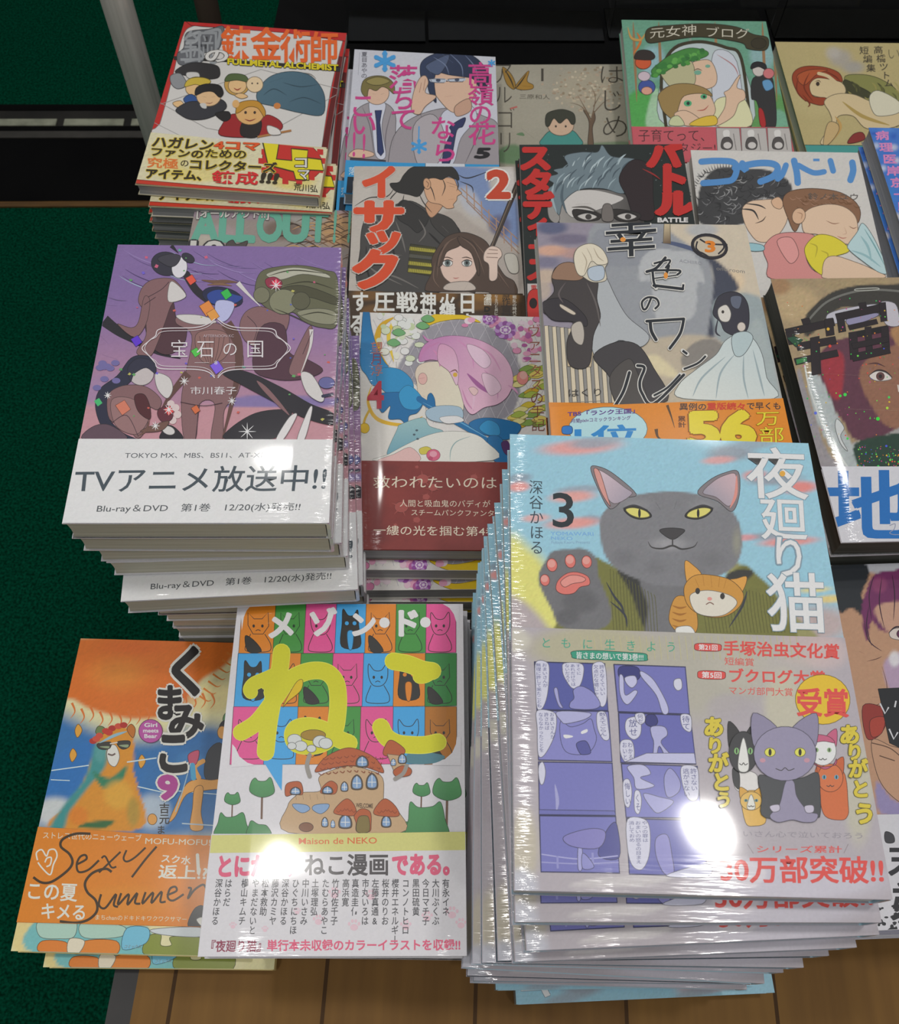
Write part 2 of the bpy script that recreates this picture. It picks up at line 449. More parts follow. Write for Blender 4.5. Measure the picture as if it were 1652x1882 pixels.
        if v:
            n = len(txt)
            for i, ch in enumerate(txt):
                if ch in ' 　': continue
                V, F = glyph(ch, b); x = V[:, 0]; y = (0.87 - V[:, 1])
                if ch in 'ー―〜…': x, y = 1 - (y - 0.0), x
                elif ch in '、。': x = x + .6; y = y - .6
                elif ord(ch) < 128: x = x + (1 - (V[:, 0].max() + V[:, 0].min())) / 2
                for zi, (sx, sy) in enumerate(sp): put(F, np.c_[x + sx, (i + y + sy) / n], zi)
        else:
            V, F = glyph(txt, b)
            cjk = any(ord(ch) > 0x2e00 for ch in txt)
            lo, hi = (-0.1, 0.84) if cjk else (0.0, 0.69)
            xa, xb = V[:, 0].min(), V[:, 0].max()
            if all(ord(ch) > 0x2e00 or ch == '・' for ch in txt): xa, xb = .03, len(txt) - .03
            if txt == '!': xa, xb = -.3, .55
            for zi, (sx, sy) in enumerate(sp): put(F, np.c_[(V[:, 0] + sx - xa) / (xb - xa), (hi - V[:, 1] + sy) / (hi - lo)], zi)
        s._add(np.vstack(VV), FF, c, None, np.concatenate(ZZ))
    # ---- paper band
    def band(s, xa, ya, xb, yb, c, low=None):
        a, b = s.local(s.px([(xa, ya), (xb, yb)]))
        m = (b[1] - a[1]) / (b[0] - a[0])
        s.which = 'band'; s.base['band'] = c; s.line = (-m, 1.0, a[1] - m * a[0])
        s.ylow = -s.h / 2
        if low: s.ylow = s.local(s.px([low]))[0][1]
    # ---- meshes
    def sheet(s, which, name, mat, z0, extra_v, extra_f, extra_c, res=1.5):
        nx, ny = int(s.w / res), int(s.h / res)
        X = np.linspace(-s.w / 2, s.w / 2, nx)
        if which == 'band':
            top = s.line[2] - s.line[0] * X
            ny = max(4, int((top.max() - s.ylow) / res))
            tt = np.linspace(0, 1, ny)[:, None]
            Y = s.ylow + tt * (top[None] - s.ylow); XX = np.repeat(X[None], ny, 0)
        else:
            Yv = np.linspace(-s.h / 2, s.h / 2, ny); XX, Y = np.meshgrid(X, Yv)
        L = np.c_[XX.ravel(), Y.ravel()]
        I = s.image(L)
        C = np.tile(s.col(s.base[which]), (len(L), 1))
        for q in s.softs[which]:
            if q[0] == 'e':
                _, c0, rx, ry, c, a, f, r = q
                D = I - c0; u = D[:, 0] * math.cos(r) + D[:, 1] * math.sin(r); v = -D[:, 0] * math.sin(r) + D[:, 1] * math.cos(r)
                d = np.sqrt((u / rx) ** 2 + (v / ry) ** 2)
                al = np.clip((1 - d) / max(f, 1e-3), 0, 1)
            elif q[0] == 'r':
                _, p, e, c, a = q; d = e - p; al = np.clip(((I - p) @ d) / (d @ d), 0, 1)
            else:
                _, P, c, f, a = q
                ins = np.zeros(len(I), bool); dm = np.full(len(I), 1e9)
                for i in range(len(P)):
                    A, B = P[i - 1], P[i]
                    cr = ((A[1] > I[:, 1]) != (B[1] > I[:, 1]))
                    with np.errstate(divide='ignore', invalid='ignore'):
                        xi = (B[0] - A[0]) * (I[:, 1] - A[1]) / (B[1] - A[1]) + A[0]
                    ins ^= cr & (I[:, 0] < xi)
                    d = B - A; t = np.clip(((I - A) @ d) / (d @ d + 1e-9), 0, 1)
                    dm = np.minimum(dm, np.hypot(*(I - A - t[:, None] * d).T))
                al = np.clip(np.where(ins, dm, -dm) / max(f, .1) + .5, 0, 1)
            al = (al * al * (3 - 2 * al) * a)[:, None]
            C = C * (1 - al) + np.array(s.col(c))[None] * al
        nz = RNG.normal(0, s.noise[which], (len(L), 1)) + RNG.normal(0, s.noise[which] * .3, (len(L), 3))
        C = np.clip(C * (1 + nz), 0, .92)
        V = [np.c_[L, np.full(len(L), z0)]]; CC = [C]
        F = [(j * nx + i, j * nx + i + 1, (j + 1) * nx + i + 1, (j + 1) * nx + i) for j in range(ny - 1) for i in range(nx - 1)]
        n0 = len(L)
        for (Lp, Fp, Cp, bb, lay, _l) in s.layers[which]:
            V.append(np.c_[Lp[:, :2], Lp[:, 2] + z0 + .03 + .014 * lay]); CC.append(Cp)
            for f in Fp:
                a, b, c = (Lp[i] for i in f)
                if (b[0] - a[0]) * (c[1] - a[1]) - (b[1] - a[1]) * (c[0] - a[0]) < 0: f = f[::-1]
                F.append(tuple(n0 + i for i in f))
            n0 += len(Lp)
        V.append(np.array(extra_v, float).reshape(-1, 3)); CC.append(np.array(extra_c, float).reshape(-1, 3))
        F += [tuple(n0 + i for i in f) for f in extra_f]
        V = np.vstack(V); CC = np.vstack(CC)
        me = bpy.data.meshes.new(name); me.from_pydata((V * .001).tolist(), [], F)
        at = me.attributes.new('Col', 'FLOAT_COLOR', 'POINT')
        at.data.foreach_set('color', np.c_[CC, np.ones(len(CC))].ravel().astype(np.float32))
        bk = me.attributes.new('bk', 'FLOAT_VECTOR', 'POINT')
        bk.data.foreach_set('vector', np.c_[V[:, 0] / s.w + .5, V[:, 1] / s.h + .5, np.zeros(len(V))].ravel().astype(np.float32))
        me.materials.append(mat); me.update()
        return me

def wrap(w, h, t, pad, c_spine, c_top, art, ytop=None, marks=(), ylow=None):
    """Jacket folded round the block: open at the fore edge (left), rounded over the spine (right). Returns verts, faces, colours."""
    x0, x1, th = -w / 2 - pad, w / 2 + pad, 0.45
    out = [(x0, t - .02 + pad)]
    r = min(2.2, t * .3)
    for k in range(5):
        a = math.pi / 2 * (1 - k / 4); out.append((x1 - r + r * math.cos(a), t - .02 + pad - r + r * math.sin(a)))
    for k in range(5):
        a = -math.pi / 2 * k / 4; out.append((x1 - r + r * math.cos(a), r - pad * 0 + r * math.sin(a)))
    out.append((x0, 0.0))
    inn = [(x0, th)] + [(x1 - r - th + .5 * (r) * math.cos(-math.pi / 2 * (1 - k / 3)), th + r * .5 + .5 * r * math.sin(-math.pi / 2 * (1 - k / 3))) for k in range(4)]
    inn += [(x1 - r - th + .5 * r * math.cos(math.pi / 2 * k / 3), t - th - r * .5 + .5 * r * math.sin(math.pi / 2 * k / 3)) for k in range(4)] + [(x0, t - .02 + pad - th)]
    prof = out + inn; n = len(prof)
    ya, yb = (-h / 2 if ylow is None else ylow) - pad * .3, (h / 2 if ytop is None else ytop)
    V = [(x, ya, z) for x, z in prof] + [(x, yb, z) for x, z in prof]
    F = [(i, (i + 1) % n, n + (i + 1) % n, n + i) for i in range(n)]
    tri = tessellate_polygon([[Vector((x, z, 0)) for x, z in prof]])
    F += [tuple(q) for q in tri] + [tuple(n + i for i in q[::-1]) for q in tri]
    cs = art.col(c_spine); C = [cs] * len(V)
    for (v0, v1, z0, z1, c) in marks:                 # lettering and blocks printed down the spine
        k = len(V); xm = x1 + .06
        ya2, yb2 = -h / 2 + v0 * h, -h / 2 + v1 * h
        V += [(xm, ya2, z0 * t), (xm, yb2, z0 * t), (xm, yb2, z1 * t), (xm, ya2, z1 * t)]; C += [art.col(c)] * 4
        F.append((k, k + 1, k + 2, k + 3))
    return V, F, C

ORD = ['', 'second', 'third', 'fourth', 'fifth', 'sixth', 'seventh', 'eighth', 'ninth', 'tenth', 'eleventh', 'twelfth', 'thirteenth', 'fourteenth']

def pile(art, pose, t, n, top_label, copy_label, pile_name, mat='film', page='page', spine='d0d0d0', fore=None, marks=(), offs=None,
         band_spine=None, jitter=1.2, flips=()):
    """One pile: the top book at its measured pose and copies beneath, each an object with its own page block, jacket and band."""
    w, h = art.w, art.h
    if t is None: t = (pose[2] + 615) / n - (1.7 if art.base['band'] else 1.0)
    m = MAT[mat]
    ev, ef, ec = wrap(w, h, t, 0, spine, None, art, marks=marks)
    cover = art.sheet('cover', 'cover', m, t, ev, ef, ec, art.res)
    band = None
    if art.base['band']:
        ytop = art.line[2]
        bv, bf, bc = wrap(w, h, t, .3, band_spine or art.base['band'], None, art, ytop=ytop, ylow=art.ylow)
        band = art.sheet('band', 'paper_band', m, t + .62 if len(art.layers['cover']) < 1 else t + .9, bv, bf, bc, art.res)
    v, f = box_vf(-w / 2 + .8, w / 2 - 2.5, -h / 2 + .8, h / 2 - .8, .5, t - .5)
    # rounded-off page block with a slightly hollow fore edge
    pages = bpy.data.meshes.new('page_block')
    nseg = 6; V = []; F = []
    for k in range(nseg + 1):
        z = .5 + (t - 1) * k / nseg; hol = .7 * math.sin(math.pi * k / nseg)
        V += [(-w / 2 + .8 + hol, -h / 2 + .8 + hol * .3, z), (w / 2 - 2.2, -h / 2 + .8 + hol * .3, z), (w / 2 - 2.2, h / 2 - .8, z), (-w / 2 + .8 + hol, h / 2 - .8, z)]
    for k in range(nseg):
        for i in range(4): F.append((4 * k + i, 4 * k + (i + 1) % 4, 4 * k + 4 + (i + 1) % 4, 4 * k + 4 + i))
    F += [(3, 2, 1, 0), tuple(4 * nseg + i for i in range(4))]
    pages.from_pydata([(a * .001, b * .001, c * .001) for a, b, c in V], [], F); pages.materials.append(MAT[page]); pages.update()
    x, y, z, yaw, tx, ty = pose
    rnd = random.Random(len(top_label) * 7 + n)
    z0 = z + 615
    top = None
    for i in range(n):
        fr = 1 - i / max(1, n - 1) * .85
        if offs and i < len(offs): dx, dy, dyaw = offs[i]
        elif i == 0: dx = dy = dyaw = 0
        else:
            b = offs[-1] if offs else (0, 0, 0)
            dx, dy, dyaw = b[0] + rnd.uniform(-jitter, jitter), b[1] + rnd.uniform(-jitter, jitter), b[2] + rnd.uniform(-1, 1)
        R = rot3(math.radians(yaw), math.radians(tx * fr), math.radians(ty * fr)) @ rot3(math.radians(dyaw), 0, 0)
        step = z0 / n                                   # pile height shared out evenly down to the table
        base = np.array([x + dx, y + dy, z0 - i * step]) - R @ np.array([0, 0, t])
        base[2] = max(base[2], .3)
        rot = Matrix(R.tolist()).to_euler()
        if i in flips: rot = Matrix((R @ rot3(math.pi, 0, 0)).tolist()).to_euler()
        if i == 0:
            o = top = empty('comic_book', base * .001, rot)
            kids = []
            for me in (pages, cover, band):
                if me is None: continue
                ch = bpy.data.objects.new(me.name, me); COL.objects.link(ch); ch.parent = o; kids.append(ch)
            tag(o, top_label, 'book')
        else:
            o = top.copy(); COL.objects.link(o); o.location = base * .001; o.rotation_euler = rot
            for ch in kids:
                c = ch.copy(); COL.objects.link(c); c.parent = o
            tag(o, copy_label.replace('#', ('at the bottom' if i == n - 1 else ORD[i] + ' from the top')), 'book')
        if n > 1: o['group'] = pile_name
    return top
POSE = {
 'fma': (-190.0, 688.0, -544.2, -0.44, -0.03, 1.09), 'takane': (-38.6, 684.4, -550.1, 2.37, 0.28, 2.02),
 'hajime': (89.9, 727.1, -585.0, 4.64, 0, 0), 'god': (208.8, 746.8, -550.4, 0.81, 0, -1.76),
 'taka': (363.0, 767.0, -575.0, 3.42, 0, 0), 'blue': (401.0, 574.7, -520.0, 2.95, 0, 0),
 'kou': (252.1, 545.6, -530.1, 0.27, 0.80, -2.11), 'battle': (108.3, 524.6, -508.8, 2.22, 0.36, -1.78),
 'isak': (-19.6, 509.3, -524.7, 3.39, 0.22, -0.29), 'allout': (-153.2, 492.0, -560.0, 1.51, 0.15, 0.44),
 'hoseki': (-128.3, 300.5, -406.5, 3.76, 0.03, 1.05), 'vani': (1.9, 344.0, -508.4, 4.17, 0.61, 3.0),
 'room': (112.8, 344.3, -416.6, 2.89, 0.39, 0), 'holo': (301.9, 377.2, -500.7, 4.66, 0, 0),
 'yoru': (104.2, 155.0, -390.1, 1.30, 1.18, 0.08), 'purple': (263.0, 162.4, -529.8, 5.0, 0, 0),
 'maison': (-49.6, 118.9, -497.4, 2.64, 0.41, -0.83), 'kuma': (-170.9, 122.8, -589.5, 1.20, 0, 0),
}
def person(a, x, y, r, skin, hair, eyes='3a3230', face=True, bang=.25):
    """A plain stand-in head: face, cap of hair, two dots and a line."""
    a.e(x, y - .05 * r, 1.12 * r, 1.12 * r, hair)
    a.e(x, y + .12 * r, .88 * r, .95 * r, skin)
    a.p([(x - 1.05 * r, y), (x - .9 * r, y - .85 * r), (x, y - 1.2 * r), (x + .9 * r, y - .85 * r), (x + 1.05 * r, y), (x + .6 * r, y - bang * r), (x + .1 * r, y - (bang + .2) * r), (x - .5 * r, y - bang * r)], hair)
    if face:
        a.e(x - .38 * r, y + .2 * r, .1 * r, .15 * r, eyes); a.e(x + .38 * r, y + .2 * r, .1 * r, .15 * r, eyes)
        a.s([(x - .22 * r, y + .66 * r), (x, y + .72 * r), (x + .22 * r, y + .66 * r)], .07 * r, '8a4a40')

# ================================================================== 1 the big blue comic with the grey cat
def art_yoru():
    a = Art(POSE['yoru'], 148, 210); a.res = 1.0; a.z(860, 770, 2.086)
    a.bgc('8fbccd'); a.noise['cover'] = .03
    a.soft('150,470 240,500 300,560 340,640 420,760 480,850 480,900 150,900', 'd2cf74', 70)
    a.soft('150,690 200,690 260,740 300,790 340,860 150,880', 'a99ea0', 40)
    for x, y, rx, ry, c, al in ((430, 108, 190, 26, 'd79793', .9), (480, 92, 120, 20, '8f9aa6', .8), (560, 70, 70, 14, '96a2ac', .7), (200, 225, 60, 16, '84929f', .8), (195, 260, 55, 18, 'dd8f8a', .9),
                                (430, 270, 120, 15, '8f9ba8', .8), (400, 298, 110, 20, 'e09a93', .9), (470, 385, 60, 16, '8c97a4', .8), (400, 400, 130, 20, 'e0938c', .9), (260, 380, 70, 14, 'd9a09b', .8),
                                (1010, 130, 120, 30, '8b95a0', .9), (960, 158, 80, 14, 'd79a97', .8), (1100, 95, 110, 18, '90a0ac', .8), (1180, 232, 130, 20, '8d95a0', .9), (1270, 262, 90, 22, 'd8827c', .9),
                                (1100, 215, 60, 18, 'dc8c86', .8), (1160, 448, 130, 14, '8f98a4', .9), (1230, 470, 140, 16, 'dd8f8b', .9), (1060, 455, 60, 12, 'cf8f92', .8), (1390, 690, 90, 14, 'd2bf7c', .9), (1330, 655, 80, 10, 'd9c887', .8),
                                (1330, 790, 200, 70, 'b7958c', .7), (780, 120, 70, 60, 'd8e2e4', .0)):
        a.blob(x, y, rx * 1.1, ry * 1.5, c, min(1, al * 1.1), .65, -4)
    a.soft('1000,560 1100,600 1190,680 1260,760 1330,850 1000,850', '8d8a5a', 20)
    # olive wrap behind the cat
    a.soft('478,540 520,545 600,590 650,640 690,700 700,780 700,860 380,860 330,800 420,700', '6f6f36', 10)
    a.soft('1050,560 1110,600 1170,660 1220,760 1240,860 860,860 880,700 960,640', '6f6f36', 10)
    for k in range(15):
        x = 545 + k * 12; a.s([(x, 575 + k * 7), (x + 6, 700), (x + 14, 815)], 2.2, '55552a')
    for k in range(24):
        x = 900 + k * 13; a.s([(x - 4, 640 + abs(k - 10) * 4), (x + 4, 740), (x + 16, 820)], 2.2, '55552a')
    a.s('530,625 560,680 590,720 600,760', 9, '30333c', 2); a.s('545,700 600,750 610,800', 8, '30333c', 2); a.s('1070,660 1050,720 1000,800', 9, '34363c', 2)
    a.soft('570,575 640,600 690,640 700,790 735,830 690,830 650,740 620,660', '2f2f2c', 8)
    a.soft('990,600 1050,575 1095,590 1040,640 1000,660', '343430', 8)
    # the grey cat
    a.soft('670,600 900,600 880,700 860,760 860,850 690,850 690,720', '6b6b6e', 12)
    a.soft('505,400 530,345 590,305 680,285 780,278 880,288 970,320 1025,370 1050,440 1045,520 1010,575 930,615 850,640 740,640 660,618 570,575 520,510', '76767a', 7)
    for x, y, rx, ry, c, al in ((640, 330, 90, 40, '8a898c', .6), (900, 330, 90, 40, '88878a', .6), (600, 530, 70, 50, '66666a', .6), (930, 540, 90, 60, '68686b', .6), (770, 480, 110, 40, '98979a', .8), (720, 570, 60, 40, '646467', .5), (860, 590, 70, 30, '606063', .5), (1030, 470, 26, 80, '9c9a80', .5)):
        a.blob(x, y, rx, ry, c, al, .9)
    a.p('470,188 505,184 560,212 645,288 600,305 545,345 500,270', '7b7478'); a.p('482,198 520,204 600,262 628,288 560,325 515,270', 'c9b3bb', ((490, 200), (610, 300), '9c93a0')); a.p('482,196 505,204 535,300 545,335 510,280', 'c98f86')
    a.p('1036,203 1040,290 1012,355 955,315 880,285 925,235 985,206', '7b7478'); a.p('1026,213 1026,285 1000,335 950,300 900,283 940,240 985,216', 'c0a5ab', ((1000, 220), (920, 300), '94909c')); a.s('1030,215 1026,290 1004,342', 12, 'cf8a80', 2)
    for x, m in ((655, 1), (880, -1)):
        a.p([(x - m * 58, 345), (x - m * 20, 335), (x + m * 30, 350), (x + m * 48, 375), (x + m * 5, 385), (x - m * 35, 372)], '2d2c2b')
        a.p([(x - m * 50, 347), (x - m * 18, 341), (x + m * 26, 354), (x + m * 40, 373), (x + m * 4, 379), (x - m * 32, 367)], 'cfc76c'); a.e(x + 2, 362, 5, 17, '24231f')
        a.s([(x - m * 62, 343), (x - m * 18, 332), (x + m * 34, 350)], 7, '3a3a3c', 2)
    a.p('735,425 780,418 830,425 815,445 785,462 752,446', '3c3a3c'); a.s('784,455 784,488', 5, '3a3838')
    a.s('690,470 705,492 745,497 784,486 820,499 865,490 880,470', 7, '3a3838', 2); a.s('720,320 738,348', 8, '55555a', 2); a.s('800,315 790,345', 8, '55555a', 2)
    for k in range(26):
        x = random.uniform(540, 1010); y = random.uniform(330, 600)
        if 600 < x < 930 and 320 < y < 500: continue
        a.s([(x, y), (x + (x - 780) * .04, y + 14)], 4, random.choice(['6a6a6e', '828286']), 2)
    # raised paw
    a.soft('300,540 320,510 360,500 395,500 430,495 470,510 495,545 500,600 540,700 550,760 520,800 430,815 350,790 320,730 275,640 272,590', '6a6a6d', 8)
    a.blob(430, 700, 90, 60, '58585b', .8); a.blob(380, 760, 60, 40, '505053', .6)
    for x, y, rx, ry in ((322, 560, 20, 25), (392, 545, 20, 26), (455, 548, 19, 24), (295, 618, 18, 22)): a.e(x, y, rx, ry, 'cf6f66', -8); a.e(x - 2, y - 5, rx * .75, ry * .6, 'de948b', -8)
    a.p('345,620 380,592 420,588 460,605 465,635 430,645 405,668 365,672 338,655', 'cf6f66'); a.p('355,625 385,602 420,600 450,612 440,625 400,632 370,645', 'dc8b82')
    # small ginger cat, plain
    a.p('790,690 830,680 870,720 880,800 850,835 805,820 770,770', 'c08a3a')
    for y in (715, 740, 765, 790): a.s([(782, y), (812, y + 10), (838, y + 4)], 8, '9a6420', 2)
    a.p('832,545 862,560 895,600 850,640 835,610', 'cf9644'); a.p('1068,605 1030,612 985,625 1030,680 1058,650', 'cf9644')
    a.p('830,640 870,600 940,600 1010,620 1055,670 1040,720 990,755 930,760 870,740 835,700', 'c08a3a')
    a.p('850,680 890,660 945,660 1010,680 1030,710 985,750 925,757 870,738', 'd0cabc')
    for q in ('900,600 905,640', '930,600 935,645', '965,605 960,645', '990,615 980,650', '870,612 885,645'): a.s(q, 9, '9a6420', 2)
    a.e(880, 660, 9, 12, '33302c'); a.e(975, 680, 9, 12, '33302c'); a.e(926, 690, 9, 7, 'd48f86'); a.s('912,712 927,704 942,712', 4, '7a5a50')
    a.p('800,800 850,795 870,825 840,835 800,825', 'dedbd0')
    # title
    W = 'e4e6e2'; S = '7f93a0'
    for ch, x0, y0, x1, y1, dx in (('夜', 1066, 110, 1290, 305, 12), ('廻', 1118, 300, 1290, 462, 10), ('り', 1150, 445, 1300, 610, 8), ('猫', 1140, 590, 1362, 818, 14)):
        a.t(ch, x0, y0, x1, y1, W, .012, dx, 6, ol=S, ow=.035)
    a.e(1205, 210, 11, 11, 'e0a040')
    a.t('深谷かほる', 232, 232, 288, 520, '33424c', .0, 4, 3, v=1)
    a.t('3', 322, 284, 404, 412, '222a2f', .01, 3, 2)
    a.t('YOMAWARI', 316, 432, 480, 446, '6f9fd0', 0, 1, 2); a.t('NEKO', 318, 450, 400, 463, '6f9fd0', 0, 1, 2); a.t('Fukaya Kaoru Presents', 320, 467, 468, 478, '7f9fb8')
    # ---- the band
    a.band(170, 800, 1450, 842, 'a7a0a6')
    a.blob(480, 880, 330, 110, 'aaa684', .8); a.blob(900, 960, 330, 260, 'a8a68c', .6); a.blob(170, 850, 90, 60, 'c4c0b0', .8); a.blob(1300, 880, 160, 90, 'bda8a6', .7)
    for k in range(34): a.s([(430 + k * 25, 835), (436 + k * 25, 880), (440 + k * 25, 925)], 2.5, 'b3ae86')
    a.z(860, 1150, 3.423)
    a.blob(350, 1400, 120, 330, 'b8b096', .7); a.blob(1100, 1500, 160, 160, 'aea8ae', .6); a.blob(330, 500, 90, 260, '989098', .5); a.blob(330, 1650, 140, 160, 'b4b5bf', .9)
    a.soft('1010,1575 1290,1580 1080,1640 640,1640 760,1600', 'bcb7b8', 20)
    for ch, x, y in (('と', 490, 112), ('も', 615, 114), ('に', 750, 120), ('生', 890, 124), ('き', 1022, 130), ('よ', 1150, 135), ('う', 1275, 138)): a.t(ch, x - 34, y - 34, x + 34, y + 34, '3f9a80', .0)
    a.p('660,165 800,160 1000,172 1110,180 1125,205 1105,226 900,222 680,212 650,190', '2f8f74'); a.t('皆さまの想いで第3巻!!!', 680, 168, 1100, 212, 'e6ece4', .01, 0, 14)
    P = '6f70b0'; D = '4a4d8e'; L = 'c4c4d8'
    def panel(q, c): a.pp(q, D); a.pp([(x + (4 if i in (0, 3) else -4), y + (4 if i < 2 else -4)) for i, (x, y) in enumerate(pts(q))], c)
    panel('415,230 860,242 880,540 430,534', '4d5396'); panel('430,536 882,542 905,860 440,850', '7c7cb8'); panel('440,858 906,866 927,1200 445,1194', P); panel('446,1196 928,1202 952,1560 456,1552', P)
    panel('913,246 1365,262 1392,562 940,546', '6a6bac'); panel('942,550 1396,566 1432,876 956,866', '5f61a6'); panel('960,870 1440,886 1464,1216 990,1210', '7374b4'); panel('992,1214 1470,1226 1505,1580 1010,1566', '6466a8')
    def bub(q, txt, x0, y0, x1, y1): a.p(q, L); [a.t(c, x0 + (x1 - x0) * (len(txt) - 1 - i) / len(txt), y0, x0 + (x1 - x0) * (len(txt) - i) / len(txt) - 4, y0 + (y1 - y0) * min(1, len(c) / max(len(k) for k in txt)), '4a4d80', 0, 6, 0, v=1) for i, c in enumerate(txt)]
    bub('425,235 500,240 508,330 495,450 465,525 432,520 424,380', ['おまいさんが', '無理に許して来たことも'], 424, 240, 500, 520)
    bub('605,240 715,246 722,320 695,390 650,395 605,330 592,280', ['すぐに', 'あれだけでは', 'ないだろう'], 605, 245, 710, 385)
    bub('785,245 855,246 872,400 865,490 835,512 800,440 782,330', ['許さなくていい', '欠点だな嘘じゃなか'], 785, 250, 860, 500)
    bub('432,540 530,545 555,590 540,700 480,815 440,815 434,650', ['おまいさんが', '許さねば', 'ならなかったことを'], 440, 550, 545, 800)
    bub('815,548 862,552 880,640 885,715 850,720 815,660 806,590', ['数えてごらん'], 820, 550, 870, 700)
    a.p('660,410 700,385 740,395 790,430 830,500 780,530 650,525 640,490 665,460', '8484bc'); a.p('540,400 560,400 575,480 595,520 570,510 545,440', '9a9ac8')
    a.p('575,640 590,600 640,640 720,620 770,590 790,650 805,720 770,790 700,815 620,800 585,740', '7e7eba'); a.p('600,690 650,695 655,705 610,712', 'd2d2de'); a.p('710,670 745,655 748,672 715,685', 'd2d2de'); a.p('680,745 740,730 770,800 730,815 700,805', '4d4f90'); a.p('560,545 760,552 740,590 620,620 585,605', 'a5a5cc')
    a.p('445,880 470,862 486,920 475,990 455,1000 442,940', L); a.s('545,1000 560,1100 555,1170', 22, '9a9ac6', 2); a.pp('446,1160 918,1168 925,1195 446,1190', '6668a8')
    a.p('850,1330 900,1250 935,1260 948,1460 820,1450', '45478a'); a.s('460,1440 700,1470 940,1450', 8, 'a0a0cc'); a.s('460,1490 700,1500 945,1490', 8, '9494c4'); a.p('690,1400 715,1400 715,1530 690,1530', '9c9ccc'); a.p('600,1330 760,1280 860,1300 820,1400 650,1390', '7c78b4')
    a.s('780,1430 785,1520', 14, '8a8ac0'); a.s('560,1450 562,1530', 14, '8a8ac0'); a.p('715,1440 745,1450 790,1520 720,1530', '8888c0')
    a.p('955,262 1060,265 1080,320 1050,350 985,345 945,320', '2f3270'); a.p('985,330 1045,320 1060,360 1030,395 995,370', 'b6b6d4'); a.p('950,320 975,330 985,440 1045,410 1060,430 1000,500 955,440', 'b0b0d2'); a.p('1085,290 1150,330 1200,400 1250,500 1255,552 1220,552 1180,440 1090,330', 'b0b0d2'); a.p('1295,345 1335,340 1342,395 1315,412 1292,385', L)
    bub('1000,590 1060,578 1085,620 1080,690 1040,720 1000,690 985,640', ['放せ'], 1005, 590, 1065, 700); bub('1050,560 1100,556 1112,600 1085,625 1055,600', ['何だ'], 1060, 560, 1100, 620)
    bub('960,730 1020,724 1042,780 1035,850 985,860 955,800', ['わかる', 'おいと'], 965, 735, 1035, 850); bub('1335,566 1395,570 1402,650 1385,672 1345,640', ['待て'], 1340, 570, 1395, 660)
    a.p('1120,570 1170,565 1190,610 1160,640 1115,620', '2f3270'); a.p('1150,640 1230,640 1250,690 1210,740 1290,840 1250,850 1200,760 1180,840 1160,840 1165,740 1150,690', 'a6a6cc'); a.pp('985,860 1120,806 1418,806 1428,872', 'b4b4d2')
    bub('975,980 1010,972 1028,1050 1012,1140 985,1130 972,1050', ['悔しい'], 980, 990, 1020, 1130); bub('1045,1050 1075,1045 1088,1110 1072,1185 1045,1160', ['くそ'], 1045, 1060, 1082, 1170); bub('1340,890 1432,893 1448,980 1440,1090 1385,1095 1345,1000', ['許さない', '逃がさない'], 1345, 900, 1440, 1080)
    a.p('1000,890 1100,880 1145,935 1080,960 1170,1010 1060,1030 1040,960', 'b0b0d2'); a.p('1100,1060 1200,1080 1290,1110 1200,1180 1150,1150', '9d9dca'); a.p('1230,960 1270,900 1330,980 1320,1050 1250,1080', '9292c2')
    bub('1000,1222 1110,1222 1142,1300 1135,1450 1090,1535 1030,1510 1000,1400', ['やつの罪は', 'おまいの怒るの目まえ', '消しておめ'], 1005, 1230, 1130, 1500)
    a.p('1180,1340 1250,1320 1280,1450 1290,1560 1230,1560 1180,1450', '8a88c0'); a.p('1240,1575 1500,1500 1500,1580', 'c0c0d4')
    # right half
    a.z(1240, 1150, 3.422)
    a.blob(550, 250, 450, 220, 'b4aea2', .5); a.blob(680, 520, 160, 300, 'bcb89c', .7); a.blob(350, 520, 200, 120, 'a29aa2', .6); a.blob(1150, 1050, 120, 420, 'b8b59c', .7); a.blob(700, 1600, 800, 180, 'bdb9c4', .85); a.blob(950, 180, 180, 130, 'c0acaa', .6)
    R = 'cf4a44'
    for x0, y0, x1, y1, tx in ((120, 116, 290, 160, '第21回'), (140, 288, 315, 336, '第5回')):
        a.p([(x0 + 20, y0), (x1 - 20, y0 + 4), (x1, (y0 + y1) / 2 + 2), (x1 - 20, y1 + 4), (x0 + 20, y1), (x0, (y0 + y1) / 2)], R); a.t(tx, x0 + 26, y0 + 5, x1 - 26, y1 - 3, 'ecdcd8', .02, 0, 4)
    a.t('手塚治虫文化賞', 302, 98, 1030, 190, R, .035, 0, 24); a.t('短編賞', 308, 202, 494, 252, R, .0, 2, 8)
    a.t('ブクログ大賞', 330, 274, 940, 362, R, .04, 4, 16); a.t('マンガ部門大賞', 333, 385, 738, 436, R, .0, 2, 12)
    a.e(925, 468, 172, 156, 'd9b22c', 8); a.t('受賞', 760, 398, 1085, 572, R, .03, 4, 8)
    Y = 'cbb83a'; K = '55502c'
    for ch, x, y, r in (('あ', 240, 640, 62), ('り', 248, 758, 52), ('が', 268, 868, 60), ('と', 285, 988, 58), ('う', 300, 1100, 50), ('あ', 1092, 690, 62), ('り', 1122, 800, 52), ('が', 1142, 905, 58), ('と', 1160, 1030, 56), ('う', 1186, 1185, 66)):
        a.t(ch, x - r, y - r, x + r, y + r, Y, .05, ol=K, ow=.035)
